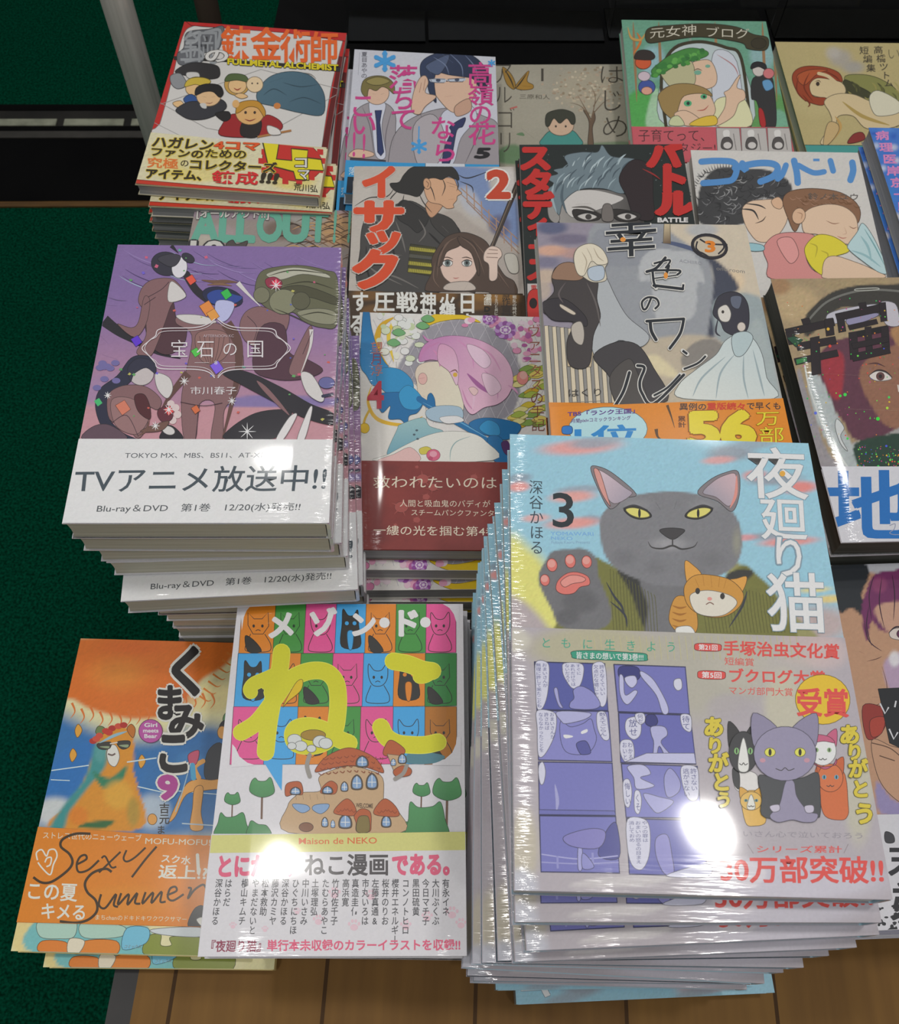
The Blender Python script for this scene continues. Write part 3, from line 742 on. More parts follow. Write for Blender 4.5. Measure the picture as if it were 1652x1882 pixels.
    def cat(x, y, rx, ry, c, ear, eye, ec='2c2a26', w=None):
        a.p([(x - rx * .95, y - ry * .2), (x - rx * 1.02, y - ry * 1.5), (x - rx * .2, y - ry * .85)], ec if ear is None else ear); a.p([(x + rx * .95, y - ry * .2), (x + rx * 1.02, y - ry * 1.5), (x + rx * .2, y - ry * .85)], ec if ear is None else ear)
        a.e(x, y, rx, ry, c)
        if w: a.p([(x, y - ry * .7), (x + rx * .35, y + ry * .3), (x + rx * .3, y + ry * .9), (x - rx * .3, y + ry * .9), (x - rx * .35, y + ry * .3)], w)
        for m in (-1, 1): a.e(x + m * rx * .48, y - ry * .05, rx * .17, ry * .16, eye); a.e(x + m * rx * .48, y - ry * .05, rx * .05, ry * .13, '26241f')
        a.s([(x - rx * .3, y + ry * .55), (x - rx * .12, y + ry * .62), (x, y + ry * .52), (x + rx * .12, y + ry * .62), (x + rx * .3, y + ry * .55)], 5, '3a3836')
    a.p('370,905 500,930 520,1000 510,1050 390,1040 365,970', 'd2cfcc'); a.p('360,900 400,930 400,1030 365,990', '3a3a3c')
    cat(425, 800, 90, 130, '3a3a3c', '302f30', '7fae72', w='d6d4d0')
    a.p('420,1060 545,1050 560,1150 565,1240 500,1262 440,1240', 'd3a954'); cat(475, 1105, 68, 58, 'd3ad5c', 'c99a44', '5f8a90', w='dedacc')
    a.p('885,890 1050,910 1085,1130 1080,1200 1040,1225 940,1200 905,1080', 'c4673a'); cat(972, 960, 80, 88, 'c66c40', 'b95c34', '5f9ab0')
    cat(925, 790, 84, 92, 'dcd8d4', 'b85a78', '8aa878'); a.p('845,740 870,690 960,700 1000,740 930,730', 'b85a78'); a.p('850,850 900,890 1000,880 1010,840 990,880 930,905', 'b85a78')
    a.p('520,950 600,960 690,980 800,960 890,930 905,1050 905,1190 860,1210 560,1210 540,1080', '45474a'); a.p('690,985 740,985 760,1080 830,1170 890,1190 870,1235 800,1240 730,1225 640,1240 590,1200 650,1130', '8d879f')
    a.p('590,1140 645,1130 650,1165 610,1175', 'b9b3c4'); a.p('808,1140 860,1135 862,1175 820,1180', 'b9b3c4')
    cat(685, 810, 196, 170, '8d87a0', '857f98', 'd2cf5a'); a.e(545, 852, 18, 14, 'b98a98'); a.e(822, 852, 18, 14, 'b98a98')
    a.t('いさん心で泣いておろう', 420, 1290, 1185, 1330, '8d8790', .0, 0, 14)
    a.t('シリーズ累計', 505, 1385, 1045, 1430, R, .01, 0, 2); a.s('452,1375 490,1435', 4, '8a7f84'); a.s('1085,1375 1058,1432', 4, '8a7f84')
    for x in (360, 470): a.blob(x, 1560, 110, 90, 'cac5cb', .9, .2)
    a.t('30万部突破!!', 280, 1450, 1300, 1618, R, .075, 8, 6)
    return a

# ================================================================== 2 the white cat anthology
def art_maison():
    a = Art(POSE['maison'], 128.2, 182); a.z(360, 1080, 3.059); a.bgc('cdcbcf'); a.noise['cover'] = .008
    O, G, Pk, Bl = 'd07c22', '3f8a3c', 'd4508c', '3f9bd8'; DK = '2b2a28'
    r1 = [(262, O, 450), (450, G, 620), (620, Pk, 792), (792, Bl, 958), (958, O, 1127), (1127, G, 1295), (1295, Pk, 1462)]
    r2 = [(238, Bl, 418), (418, O, 592), (592, G, 772), (772, Pk, 944), (944, Bl, 1115), (1115, O, 1290), (1290, '2f7a3a', 1465)]
    r3 = [(212, Pk, 398), (398, Bl, 575), (575, O, 748), (748, G, 928), (928, Pk, 1110), (1110, Bl, 1288), (1288, 'a86a22', 1465)]
    for row, y0, y1, sk in ((r1, 92, 370, 22), (r2, 370, 670, 24), (r3, 670, 995, 20)):
        for i, (xa, c, xb) in enumerate(row):
            f = lambda x: (1460 - x) / 1200 * sk
            a.pp([(xa, y0), (xb, y0 - 0), (xb - f(xb) + (0), y1 - (xb - 212) * .004), (xa - f(xa), y1)], c)
            # a plain line drawn cat in every square
            x, y, w = (xa + xb) / 2 - sk * .3, (y0 + y1) / 2, (xb - xa)
            k = (i * 5 + int(y0)) % 4; lc = DK if k != 1 else '1d3a22'
            dark = (i + int(y0) // 100) % 5 == 3
            if dark: a.p([(x - w * .3, y + 100), (x - w * .28, y - 30), (x - w * .25, y - 110), (x - w * .08, y - 75), (x + w * .1, y - 75), (x + w * .25, y - 105), (x + w * .28, y - 20), (x + w * .33, y + 100)], DK); a.e(x - w * .12, y - 30, 11, 11, c); a.e(x + w * .14, y - 30, 11, 11, c); a.p([(x - w * .1, y + 20), (x + w * .1, y + 20), (x + w * .06, y + 110), (x - w * .06, y + 110)], c)
            else:
                a.s([(x - w * .3, y - 20), (x - w * .3, y - 90), (x - w * .12, y - 55), (x + w * .12, y - 55), (x + w * .3, y - 92), (x + w * .32, y - 15), (x + w * .15, y + 30), (x - w * .15, y + 30)], 4, lc, closed=True, curve=k > 1)
                a.s([(x - w * .22, y + 30), (x - w * .38, y + 100), (x - w * .3, y + 128), (x + w * .3, y + 128), (x + w * .38, y + 90), (x + w * .2, y + 30)], 4, lc)
                a.e(x - w * .13, y - 15, 7, 9, lc); a.e(x + w * .13, y - 15, 7, 9, lc); a.s([(x - 14, y + 12), (x, y + 6), (x + 14, y + 12)], 4, lc)
                if k == 0: a.p([(x - w * .38, y + 40), (x - w * .1, y + 70), (x + w * .1, y + 128), (x - w * .3, y + 128)], DK)
    Wt = 'd0ced2'; a.ink = 0
    a.pp('250,85 345,90 305,105 285,130 270,165 258,240', Wt); a.pp('1380,88 1480,80 1480,230 1462,190 1450,150 1425,115', Wt)
    a.pp('205,880 222,900 245,950 290,985 340,1000 200,1010', Wt); a.pp('1466,840 1462,880 1440,930 1400,965 1330,985 1330,1000 1490,1000 1490,840', Wt); a.p('1200,930 1290,925 1400,950 1330,990 1180,985', '4c7a86')
    a.pp('385,985 487,985 482,1142', Bl); a.ink = 1.0
    # big yellow letters laid over the squares
    Y, Y2 = 'c6c41e', 'd2b414'
    for w, c in ((100, 'd8dc4c'), (92, Y)):
        a.s('482,365 470,470 440,600 410,760 392,925', w, c); a.s('310,588 305,570 330,540 400,510 450,490 400,540', w * .8, c); a.s('490,560 420,660 340,760 255,815', w * .95, c)
        a.s('430,590 540,510 640,470 730,475 785,530 800,620 795,720 780,800 740,860 660,890 570,880 545,830 570,790 650,780 740,810 800,850 860,875', w, c)
        a.s('1110,415 1190,430 1270,460 1330,470', w, c); a.s('1330,470 1290,495 1260,500', w * .85, c); a.s('1040,785 1070,840 1130,875 1210,885 1290,885 1360,870', w, c)
    a.p('560,540 600,520 590,580 520,640 490,670', Y2); a.e(660, 830, 70, 30, '9a7a28')
    for ch, x, y, r in (('メ', 480, 212, 78), ('ゾ', 712, 198, 78), ('ン', 940, 208, 72), ('・', 1060, 200, 90), ('ド', 1180, 200, 78), ('・', 1290, 198, 90)): a.t(ch, x - r, y - r, x + r, y + r, 'd6d4d6', .05)
    # house and trees
    for x, y, s in ((205, 1190, 42), (372, 1130, 66), (1268, 1140, 46), (1412, 1140, 76)):
        a.s([(x, y + s * .6), (x - 3, y + s * 2.6)], s * .18, '6a5040'); a.p([(x - s, y + s * .3), (x - s * .95, y - s * .5), (x - s * .6, y - s * .9), (x - s * .3, y - s * .65), (x + s * .3, y - s * .65), (x + s * .7, y - s * .95), (x + s * .95, y - s * .4), (x + s, y + s * .4), (x, y + s * .75)], '4f9058', ((x, y - s), (x, y + s), '3c7a48'))
    for q in ('110,1400 125,1320 140,1265 170,1290 220,1285 265,1265 285,1330 300,1400', '290,1400 300,1330 315,1310 350,1330 400,1340 420,1400', '1130,1400 1140,1330 1160,1318 1215,1325 1235,1400', '1190,1400 1195,1300 1205,1205 1250,1235 1330,1230 1375,1205 1400,1300 1410,1400'): a.p(q, '4b8c56', ((1300, 1200), (1300, 1400), '417d4b'))
    a.z(360, 1450, 3.059)
    S, RF, RD = 'b89a76', 'a9552c', '7f3a1e'
    a.p('520,245 515,100 560,40 600,20 700,10 690,-60 740,-95 860,-130 960,-110 1050,-60 1060,90 1140,130 1140,250', S)
    a.p('505,40 505,-20 540,-40 590,-35 600,30 550,30', RF); a.p('700,20 720,-20 760,-45 795,-20 785,25 740,30', RF)
    a.p('670,-95 720,-170 800,-215 870,-230 950,-205 1020,-160 1055,-90 960,-120 860,-130 760,-115', RF); a.p('1055,-190 1075,-260 1110,-270 1175,-220 1150,-185', RF); a.pp('1075,-195 1160,-185 1200,-95 1120,-80', S); a.p('1110,-100 1160,-130 1210,-110 1200,-75 1130,-68', RF)
    for k in range(9):
        for j in range(4): a.s([(690 + k * 40 + j * 8, -105 - j * 28 + abs(k - 4.5) * 4), (706 + k * 40 + j * 8, -96 - j * 28 + abs(k - 4.5) * 4), (722 + k * 38 + j * 8, -106 - j * 28 + abs(k - 4.5) * 4)], 4, RD)
    a.s('640,-70 625,-130 640,-190', 24, '8f8a84'); a.s('1120,-55 1165,-85 1185,-130', 22, '8f8a84')
    for x, y, r in ((555, -275, 40), (590, -240, 36), (700, -265, 42), (730, -255, 38), (650, -225, 26), (540, -240, 25)): a.e(x, y, r, r * .8, 'c6cac8')
    for x, y, w, h in ((905, -40, 28, 40), (990, -45, 28, 42), (835, -15, 18, 26), (935, -155, 30, 30), (840, 180, 32, 38), (1070, 180, 24, 32), (725, 185, 16, 26), (770, 195, 12, 22), (1110, -150, 14, 20), (1160, -170, 20, 26), (560, 10, 26, 20), (740, 5, 26, 20)):
        a.p([(x - w, y + h), (x - w, y - h * .3), (x, y - h), (x + w, y - h * .3), (x + w, y + h)], '5a4a3a'); a.p([(x - w * .8, y + h * .85), (x - w * .8, y - h * .25), (x, y - h * .8), (x + w * .8, y - h * .25), (x + w * .8, y + h * .85)], '7f9cc0'); a.s([(x, y - h * .8), (x, y + h * .8)], 4, 'd2d6d8'); a.s([(x - w * .8, y + h * .2), (x + w * .8, y + h * .2)], 4, 'd2d6d8')
    a.p('775,135 800,90 850,55 890,90 900,145 840,150', RF); a.p('1000,140 1020,90 1065,55 1120,95 1142,150 1070,155', RF); a.p('890,150 930,112 980,130 985,200 975,240 905,240 900,190', RF); a.p('905,240 912,165 945,150 972,165 972,240', '7a6a38')
    for x0, y0 in ((790, 120), (1020, 125)):
        for k in range(5): a.s([(x0 + k * 22, y0 - 10 + abs(k - 2) * 6), (x0 + 10 + k * 22, y0 + abs(k - 2) * 6), (x0 + 22 + k * 22, y0 - 10 + abs(k - 2) * 6)], 3, RD)
    a.p('545,85 620,90 640,115 600,135 560,115', '7f9cc0'); a.p('745,85 670,90 655,115 700,140 740,115', '7f9cc0'); a.e(620, 215, 40, 26, '7a5038')
    for x in (560, 600, 640, 680, 720): a.s([(x, 30), (x + 5, 60)], 8, '4a3a30', 2)
    a.t('WELCOME', 900, 80, 995, 104, '54402c', .02, 0, 4)
    a.band(80, 262, 1520, 242, 'cdcbcf'); a.noise['band'] = .006
    a.pp('80,262 1520,242 1520,345 70,362', 'c6c478')
    a.t('Maison de NEKO', 580, 278, 1018, 312, 'cc6838', .01, 0, -4)
    # band text
    PK = 'd25a78'; BK = '4a4648'
    a.t('とにかく、', 120, 375, 600, 500, PK, .05, -4, -6); a.t('ねこ漫画', 612, 370, 1085, 492, BK, .05, 0, -4); a.t('である。', 1102, 368, 1480, 490, PK, .05, 2, -4)
    for x, y, s in ((560, 400, 34), (465, 470, 30), (890, 770, 44), (780, 590, 44), (985, 600, 40), (1440, 700, 46), (1300, 720, 40), (690, 740, 40), (390, 790, 24), (570, 690, 26), (1490, 760, 40), (1180, 770, 40), (210, 770, 26)):
        c = 'd6b6c0'; a.e(x, y + s * .2, s * .5, s * .42, c)
        for q, w in ((-.62, -.25), (-.22, -.6), (.22, -.6), (.62, -.25)): a.e(x + q * s, y + w * s, s * .18, s * .24, c)
    names = [('有永イネ', 1405, 1), ('大川ぶくぶ', 1348, 0), ('今日マチ子', 1292, 0), ('黒田硫黄', 1237, 0), ('コンノトヒロ', 1180, -2), ('櫻井エネルギー', 1122, -4), ('桜井のりお', 1067, -4), ('左藤真通&', 1010, -4), ('市丸いろは', 955, -5), ('真造圭伍', 898, -5), ('高浜寛', 845, -5), ('竹内佐千子', 787, -10), ('たむらあやこ', 732, -12), ('土塚理弘', 674, -10), ('中川いさみ', 620, -14), ('ひぐちにちほ', 564, -18), ('深谷かほる', 507, -16), ('藤沢カミヤ', 450, -18), ('松本救助', 394, -16), ('やまだないと', 340, -24), ('横山キムチ', 280, -22), ('はらだ', 188, -16), ('深谷かほる', 135, -28)]
    for s, x, dx in names: a.t(s, x - 21, 506, x + 21, 506 + 52.5 * len(s), '4a4a4e', .012, dx, 0, v=1)
    a.t('『夜廻り猫』', 60, 852, 402, 918, '8a3a50', .02, -6, -2); a.t('単行本未収録のカラーイラストを収録!!', 402, 850, 1485, 912, PK, .03, 0, -4)
    return a
# ================================================================== 3 violet cover, white band
def art_hoseki():
    a = Art(POSE['hoseki'], 128, 182); a.ink = .9; a.z(100, 350, 2.848); a.bgc('7a6296')
    a.ramp(700, 500, 700, 1150, 'a57c92', 1); a.soft('150,1120 700,1125 1480,1120 1480,1330 120,1330', 'b7868f', 30); a.blob(300, 1050, 250, 120, '8d76a0', .5); a.soft('900,1095 1100,1070 1460,1090 1460,1130 900,1130', '7b6c9c', 14)
    DK, MV, MV2, WH = '1e1a22', '7c5a5c', '8d6a6a', 'c6c2c0'
    for k in range(26):
        x = random.uniform(330, 1450); y = random.uniform(300, 470) - (x - 330) * .03
        a.s([(x, y), (x + 70, y + 40), (x + 170, y + 75), (x + 260, y + 80)], random.choice([3, 4, 6]), random.choice(['5a4a78', '4a3a66', '9db4c4', '8a76a8']), 2)
    for q in ('280,560 330,575 380,578', '270,600 330,605', '240,760 280,800', '250,860 330,885'): a.s(q, 5, '5a4a70', 2)
    # plain dancing figures in mauve, black and white
    a.s('612,290 650,330', 22, DK, 1); a.s('690,440 740,520 800,570', 40, DK); a.s('260,680 340,740 430,790 540,850 660,880', 62, DK, 1)
    a.p('470,600 560,560 620,580 640,680 690,700 680,800 600,860 520,830 480,740', '4a2c34'); a.p('510,470 590,460 640,480 690,555 620,590 580,690 540,800 500,870 430,850 480,760 470,640 440,580 460,510', MV); a.p('600,500 625,480 690,555 600,585', WH)
    a.e(585, 385, 78, 62, '2a2836', 8); a.e(655, 405, 40, 55, 'cfccd2', 8); a.p('540,360 600,335 660,345 640,390 600,400', '37353f'); a.e(700, 355, 36, 22, '2a2836', 30)
    a.p('330,700 400,720 440,690 470,560 500,580 480,700 420,770', MV)
    a.e(880, 560, 108, 52, '1b1d3c', 12); a.p('800,545 860,520 940,545 985,560 950,590 880,600 820,590', '27408a'); a.p('850,580 940,590 920,660 880,690 845,660', 'aeb0d8')
    a.s('770,470 840,480 900,478 960,482', 20, '6a4c3c', 2); a.s('800,495 870,492 930,500', 12, '7a5a44', 2); a.s('960,485 1010,540 1080,610', 26, WH, 1)
    a.p('650,660 760,665 860,700 900,700 960,770 990,900 960,1060 890,1150 880,1300 820,1300 840,1120 760,1120 740,1300 680,1300 665,1100 690,950 720,760 640,700', MV); a.p('640,655 760,655 850,690 760,705 680,690', WH); a.s('900,700 960,800 960,960 920,1150 880,1300', 62, '5a3c36', 1)
    a.p('740,760 830,730 910,760 905,860 830,910 760,880', '86625e')
    for k in range(6): a.s([(760 + k * 26, 765), (775 + k * 20, 840), (800 + k * 9, 905)], 3, '55393a')
    a.s('700,960 640,1030 590,1100 560,1150', 46, '5a3c36', 1)
    # right figure with long olive hair
    a.p('1080,430 1180,400 1300,395 1420,420 1480,460 1480,700 1400,720 1310,690 1250,640 1180,650 1090,600 1050,530', '5d5d45'); a.p('1110,440 1250,405 1400,430 1440,460 1300,440 1180,470', 'aaa998'); a.p('1180,520 1300,500 1470,560 1470,600 1330,560 1220,570', '45442f'); a.p('1270,640 1380,620 1470,640 1460,700 1350,690', '83826c'); a.e(1200, 585, 75, 65, '7b7b62'); a.e(1290, 580, 48, 46, '55543f'); a.e(1085, 550, 42, 42, '706f58'); a.p('1105,470 1150,455 1190,480 1180,515 1120,510', '8a2840')
    for q in ('1120,450 1250,420 1440,440', '1200,500 1330,480 1470,520', '1280,660 1380,640 1470,660', '1150,620 1250,660 1330,700'): a.s(q, 6, '33321f', 2)
    a.p('1000,640 1080,610 1180,650 1230,660 1200,760 1110,830 1010,800 970,720', MV); a.p('1080,720 1200,710 1230,850 1330,890 1405,945 1300,990 1150,990 1040,930', '4a2a38')
    a.p('1330,720 1350,740 1330,860 1290,970 1230,960 1250,880', MV); a.s('1345,730 1340,820 1290,960', 22, WH, 1); a.p('940,920 1050,890 1180,880 1240,930 1060,1010', MV2) if 0 else None
    a.p('880,960 1000,950 1200,1040 1340,1120 1460,1170 1460,1230 1300,1190 1150,1110 1000,1030', DK); a.p('920,1250 1050,1170 1200,1150 1240,1180 1150,1300 900,1305', DK); a.p('1290,960 1350,970 1410,1080 1390,1110 1320,1060', WH); a.p('1230,1190 1270,1180 1200,1305 1160,1305', 'd0cccc'); a.p('1330,1150 1350,1150 1310,1305 1270,1305', 'd0cccc'); a.s('1060,1000 1120,1060 1230,1180', 26, MV, 2)
    # crouching figure lower left
    a.p('400,880 470,865 520,890 510,960 440,930 400,1000 330,1060 280,1120 290,1200 360,1270 440,1310 330,1310 250,1240 215,1130 240,1040 330,970', '22243a'); a.e(455, 960, 66, 62, 'b9b0b0'); a.p('385,930 440,880 520,900 530,960 480,930 420,960 400,1000', '28283c'); a.p('530,960 600,980 620,1040 590,1090 540,1040', WH)
    a.p('280,1080 340,1030 430,1020 500,1040 560,1100 540,1150 480,1130 490,1220 440,1300 370,1230 290,1200', MV); a.p('300,1100 400,1090 490,1160 480,1230 420,1280 320,1230', MV2); a.p('150,1305 200,1240 290,1230 380,1305', '5a4450'); a.p('420,1080 470,1070 500,1130 500,1200 440,1160', '4a1c22'); a.p('560,1270 600,1230 650,1260 670,1305 560,1305', DK); a.e(598, 1258, 34, 22, WH, 20)
    for x, y in ((610, 1120), (635, 1140), (645, 1175), (620, 1205)): a.e(x, y, 20, 20, 'cbb9b8')
    a.p('545,1150 600,1130 620,1190 580,1220 545,1190', '5a2430'); a.p('450,1265 520,1230 600,1210 560,1260', '6a4a40'); a.s('440,1285 480,1260 500,1200', 10, '6a4a40', 2)
    for q in ('490,560 560,520 600,480', '470,600 530,560', '300,1220 380,1180 440,1290', '660,1110 780,1130 880,1115', '1010,660 1060,720 1040,800', '760,1120 740,1300', '1350,740 1300,860'): a.s(q, 3, '3a2630')
    for k in range(9): x = random.uniform(180, 340); y = random.uniform(880, 1080); a.e(x, y, 22, 15, '6a6398')
    a.e(1425, 1010, 42, 30, '5f5f92'); a.s('1405,1080 1455,1070', 16, '2a2a44')
    # foil flecks
    FO = ['c0584c', '5a9a5a', '6a5ac0', 'c8904a', '4a5ab0', 'b0aa5a', '5aa090', 'c05a78']
    for k in range(42):
        x, y = random.uniform(180, 1440), random.uniform(310, 1290)
        if 560 < x < 1120 and 760 < y < 900 or 700 < x < 980 and 1020 < y < 1080: continue
        r = random.uniform(5, 13); th = random.uniform(0, 6.28)
        a.pp([(x + r * math.cos(th + q), y + r * random.uniform(.5, 1) * math.sin(th + q)) for q in (0, 1.9, 3.3, 4.8)], random.choice(FO))
    for x, y, r, c in ((715, 470, 28, 'e2503a'), (800, 620, 42, 'e8823a'), (900, 545, 30, '2fae48'), (830, 655, 34, 'ef9240'), (740, 850, 26, '4fb848'), (360, 1140, 40, 'c8745c'), (600, 1155, 26, 'e04848'), (430, 790, 30, '5a2fc0'), (850, 930, 36, '7a58e8'), (1160, 490, 26, 'e83050'), (230, 1110, 22, '3fae6a'), (740, 1150, 24, 'c8663c')):
        a.pp([(x - r, y - r * .3), (x + r * .2, y - r), (x + r, y + r * .2), (x - r * .1, y + r)], c)
    for x, y, r in ((1160, 500, 34), (1010, 1265, 46), (530, 1235, 24), (680, 1000, 26), (930, 1105, 24), (280, 1075, 20), (600, 1150, 30)):
        for q in (0, .9, 1.57, 2.4): a.s([(x - r * math.cos(q), y - r * math.sin(q)), (x, y), (x + r * math.cos(q), y + r * math.sin(q))], 5, 'dcd4d8', 2)
    for off, w in ((0, 5), (14, 3)):
        o = off
        for sx in (-1, 1):
            X = lambda d: 848 + sx * d
            a.s([(X(8), 985 - o * .6), (X(40), 955 - o), (X(110), 940 - o), (X(290 - o), 936 - o), (X(320), 905 - o * .8), (X(350), 870), (X(388 - o), 830), (X(350), 790), (X(318), 765 + o * .6), (X(290 - o), 728 + o), (X(120), 722 + o), (X(50), 705 + o), (X(6), 675 + o * .8)], w, 'cfc8cc')
    T = 'd6d0d2'
    for ch, x, r in (('宝', 655, 47), ('石', 792, 47), ('の', 920, 40), ('国', 1052, 47)): a.t(ch, x - r, 833 - r, x + r, 833 + r, T, -.004)
    a.t('AFTERNOON KC', 780, 758, 940, 772, 'b9a9b0'); a.t('市川春子', 712, 1030, 955, 1072, T, 0); a.s('735,905 810,905', 2, T); a.s('880,905 950,905', 2, T); a.t('8', 838, 896, 854, 914, T)
    a.z(100, 780, 2.848)
    a.band(128, 80, 1450, 84, 'd9d9dc')
    K = '3f4a52'
    a.t('TOKYO MX、MBS、BS11、AT-Xにて', 372, 150, 1170, 184, '55595e', 0, 0, -2, sk=.15)
    a.t('TVアニメ放送中!!', 112, 232, 1428, 368, K, .008, -6, -14, sk=.06)
    a.t('Blu-ray＆DVD　第1巻　12/20(水)発売!!', 228, 424, 1290, 466, '4c5054', .004, -4, -10, sk=.1)
    return a

# ================================================================== 4 pink-haired figure with blue ribbons
def art_vani():
    a = Art(POSE['vani'], 128, 182); a.ink = .6; a.z(620, 540, 3.191); a.bgc('d2cfcb'); a.noise['cover'] = .02
    GY = '8f8c94'
    a.soft('500,220 600,170 720,150 850,175 960,240 1040,340 1075,470 1060,620 1000,720 860,760 700,760 500,560 360,470 380,380', GY, 8)
    for k in range(-6, 9): a.s([(480 + k * 90, 150), (760 + k * 90, 760)], 3, 'b4b0b6'); a.s([(900 - k * 90, 150), (560 - k * 90, 760)], 3, 'b4b0b6')
    a.pp('100,560 345,400 345,990 100,990', 'd2cfcb'); a.p('130,430 240,380 350,470 480,560 520,760 420,990 120,990', 'd0cdc6')
    # gold swirls and flowers
    a.s('330,140 250,200 235,330 300,430', 34, 'c99f1e', 2); a.s('360,120 300,240 330,400', 22, 'd8b83a', 2); a.p('510,150 620,110 760,130 840,170 720,150 600,165 520,190', 'd8b41c'); a.s('200,540 180,640 240,740 400,770 500,720', 22, 'd0a62a', 2); a.s('190,680 160,740 150,800', 14, 'c9a43a'); a.e(160, 790, 28, 30, 'd8b02c')
    for k in range(46):
        x, y = random.gauss(400, 55), random.gauss(220, 75)
        if x > 500 or y < 110: continue
        a.e(x, y, random.uniform(16, 30), random.uniform(14, 24), random.choice(['d6d8c6', 'c4ccb0', 'dcdcd2', 'b8c49c', 'd2d6d0']))
    for x, y in ((360, 230), (500, 190), (330, 290), (530, 150)): a.p([(x - 40, y), (x, y - 24), (x + 40, y + 4), (x, y + 22)], '6aa06a')
    for k in range(90):
        x, y = random.uniform(740, 1190), random.uniform(130, 410)
        if x < 980 + (y - 200) * .45 and y > 195: continue
        a.e(x, y, random.uniform(12, 26), random.uniform(10, 20), random.choice(['d49ab4', 'c77a9e', 'dcb4c4', 'a85a94', 'e0c4cc', 'cf8aa8']))
    for x, y, r in ((985, 215, 62), (890, 150, 40)):
        for q in range(12): a.e(x + r * .75 * math.cos(q * .524), y + r * .6 * math.sin(q * .524), r * .3, r * .26, '8a4a94' if q % 2 else 'b48ac0')
        a.e(x, y, r * .55, r * .42, 'd6c4d8')
        for q in range(7): a.e(x + r * .3 * math.cos(q * .9), y + r * .24 * math.sin(q * .9), r * .12, r * .1, '9a6aa8')
    for k in range(36):
        x, y = random.uniform(1030, 1230), random.uniform(430, 780)
        a.p([(x - 45, y + 10), (x, y - 20), (x + 45, y - 6), (x + 4, y + 18)], random.choice(['c8b43a', '9fb04a', 'd4c264', '7f9c4c', 'c0a030', 'd8cc8a']))
    a.e(1085, 495, 34, 40, 'd0847c'); a.e(1090, 480, 22, 24, 'dea49a')
    # head: a plain profile-free shape with a bob of pink hair
    a.p('465,520 455,470 480,420 560,400 720,420 740,640 720,690 600,680 520,640 475,590', 'cfc0ae', ((470, 480), (640, 560), 'd6cfba')); a.e(500, 500, 26, 34, 'd2a8a0')
    a.p('480,400 490,330 540,280 640,250 760,255 870,290 960,350 1015,430 1030,520 1000,600 940,650 860,670 790,710 745,660 715,560 660,430 560,390', 'b47aa8', ((560, 280), (860, 500), 'd4aabf'))
    for x, y, rx, ry, c, al in ((600, 300, 10, 5, '9a5a9c', .0), (880, 400, 110, 100, 'dcb8c8', .9), (780, 600, 70, 90, 'dcbccb', .8), (540, 360, 60, 50, 'd08aae', .8), (960, 560, 60, 90, 'd2a4bc', .7)): a.blob(x, y, rx, ry, c, al, .9)
    for q, w, c in (('480,400 510,330 600,285', 18, 'b87aa6'), ('600,290 640,340 690,420', 16, 'b070a0'), ('700,270 780,340 800,440', 12, 'c488b0'), ('760,470 830,540 900,590', 26, '9a5a90'), ('800,300 900,360 960,460', 10, 'c68cae'), ('860,450 930,530 940,620', 12, 'bf86aa'), ('560,330 600,380 600,430', 18, 'c684ac'), ('730,560 760,640 800,690', 10, 'c084a8'), ('1000,540 1035,560 1060,590', 14, 'c692b2'), ('500,245 530,275 560,270', 14, 'b87aa8'), ('760,560 800,600 790,690', 14, 'd8b0c4')): a.s(q, w, c, 2)
    a.p('600,300 680,330 710,430 700,540 655,460 590,400', 'c894b2', ((620, 300), (690, 540), 'd8b4c6')); a.p('760,300 850,330 900,400 860,440 790,380', 'dab8ca'); a.p('850,470 920,490 960,560 900,600 860,540', 'd8b6c6'); a.s('655,465 690,450 706,470', 7, '7a4a50', 2); a.e(690, 478, 13, 13, 'c9a23a'); a.s('480,500 510,495', 6, 'b06a70', 2); a.s('500,600 515,606', 6, 'b06a70', 2); a.p('770,560 800,550 825,575 800,600', 'dcb4b4')
    # ribbons
    B1, B2 = '17679c', '2a86b8'
    a.p('155,85 185,100 200,200 230,310 275,400 300,440 260,520 210,540 170,480 135,420 140,250', B1, ((150, 100), (240, 520), '2f86bc')); a.p('260,440 360,445 430,500 445,560 400,600 320,600 260,560 230,500', B2); a.p('230,600 330,580 440,590 500,640 470,700 420,720 410,780 370,740 300,735 310,660 260,700', B1); a.p('360,590 420,540 500,620 470,680 390,670', '2f8fc0'); a.p('530,640 530,600 550,585 570,620 570,670', B1); a.s('480,620 640,720 780,800 900,880 1000,930', 36, B1); a.s('500,640 700,745 900,860', 8, '5a9cc4', 2)
    a.p('770,770 830,735 940,735 1070,770 1050,830 980,860 900,840 840,820', B1); a.p('830,790 880,745 940,770 950,830 880,830', B2); a.p('880,850 960,850 1010,990 920,985', B1); a.p('960,880 1000,870 1020,950 980,940', '4a2a5a')
    a.p('520,690 600,660 720,670 730,740 640,760 540,740', '9cb4c4'); a.p('600,730 700,720 740,750 640,765', 'd8d6d4')
    a.p('350,800 370,770 500,730 540,780 620,810 560,850 460,880 350,920 290,940', '8fb4b8', ((400, 760), (400, 940), '6a9cac')); a.p('300,945 420,880 540,830 650,810 780,820 870,870 910,980 240,985', 'd4d4cc'); a.blob(760, 920, 100, 60, 'b8c8c8'); a.s('660,985 665,920 700,870 780,840', 6, '8aa4a4', 2); a.p('240,985 330,945 430,905 480,985', 'd4b0ac'); a.e(470, 855, 8, 6, '4a5a64'); a.e(450, 830, 8, 6, '4a5a64'); a.e(465, 805, 8, 6, '4a5a64')
    a.p('480,915 520,900 550,915 530,940 490,945', 'c4b84a'); a.e(562, 950, 40, 34, 'c8607c'); a.e(562, 944, 22, 18, 'dc94a4'); a.e(545, 970, 14, 12, 'b04a68')
    RD = 'a83038'
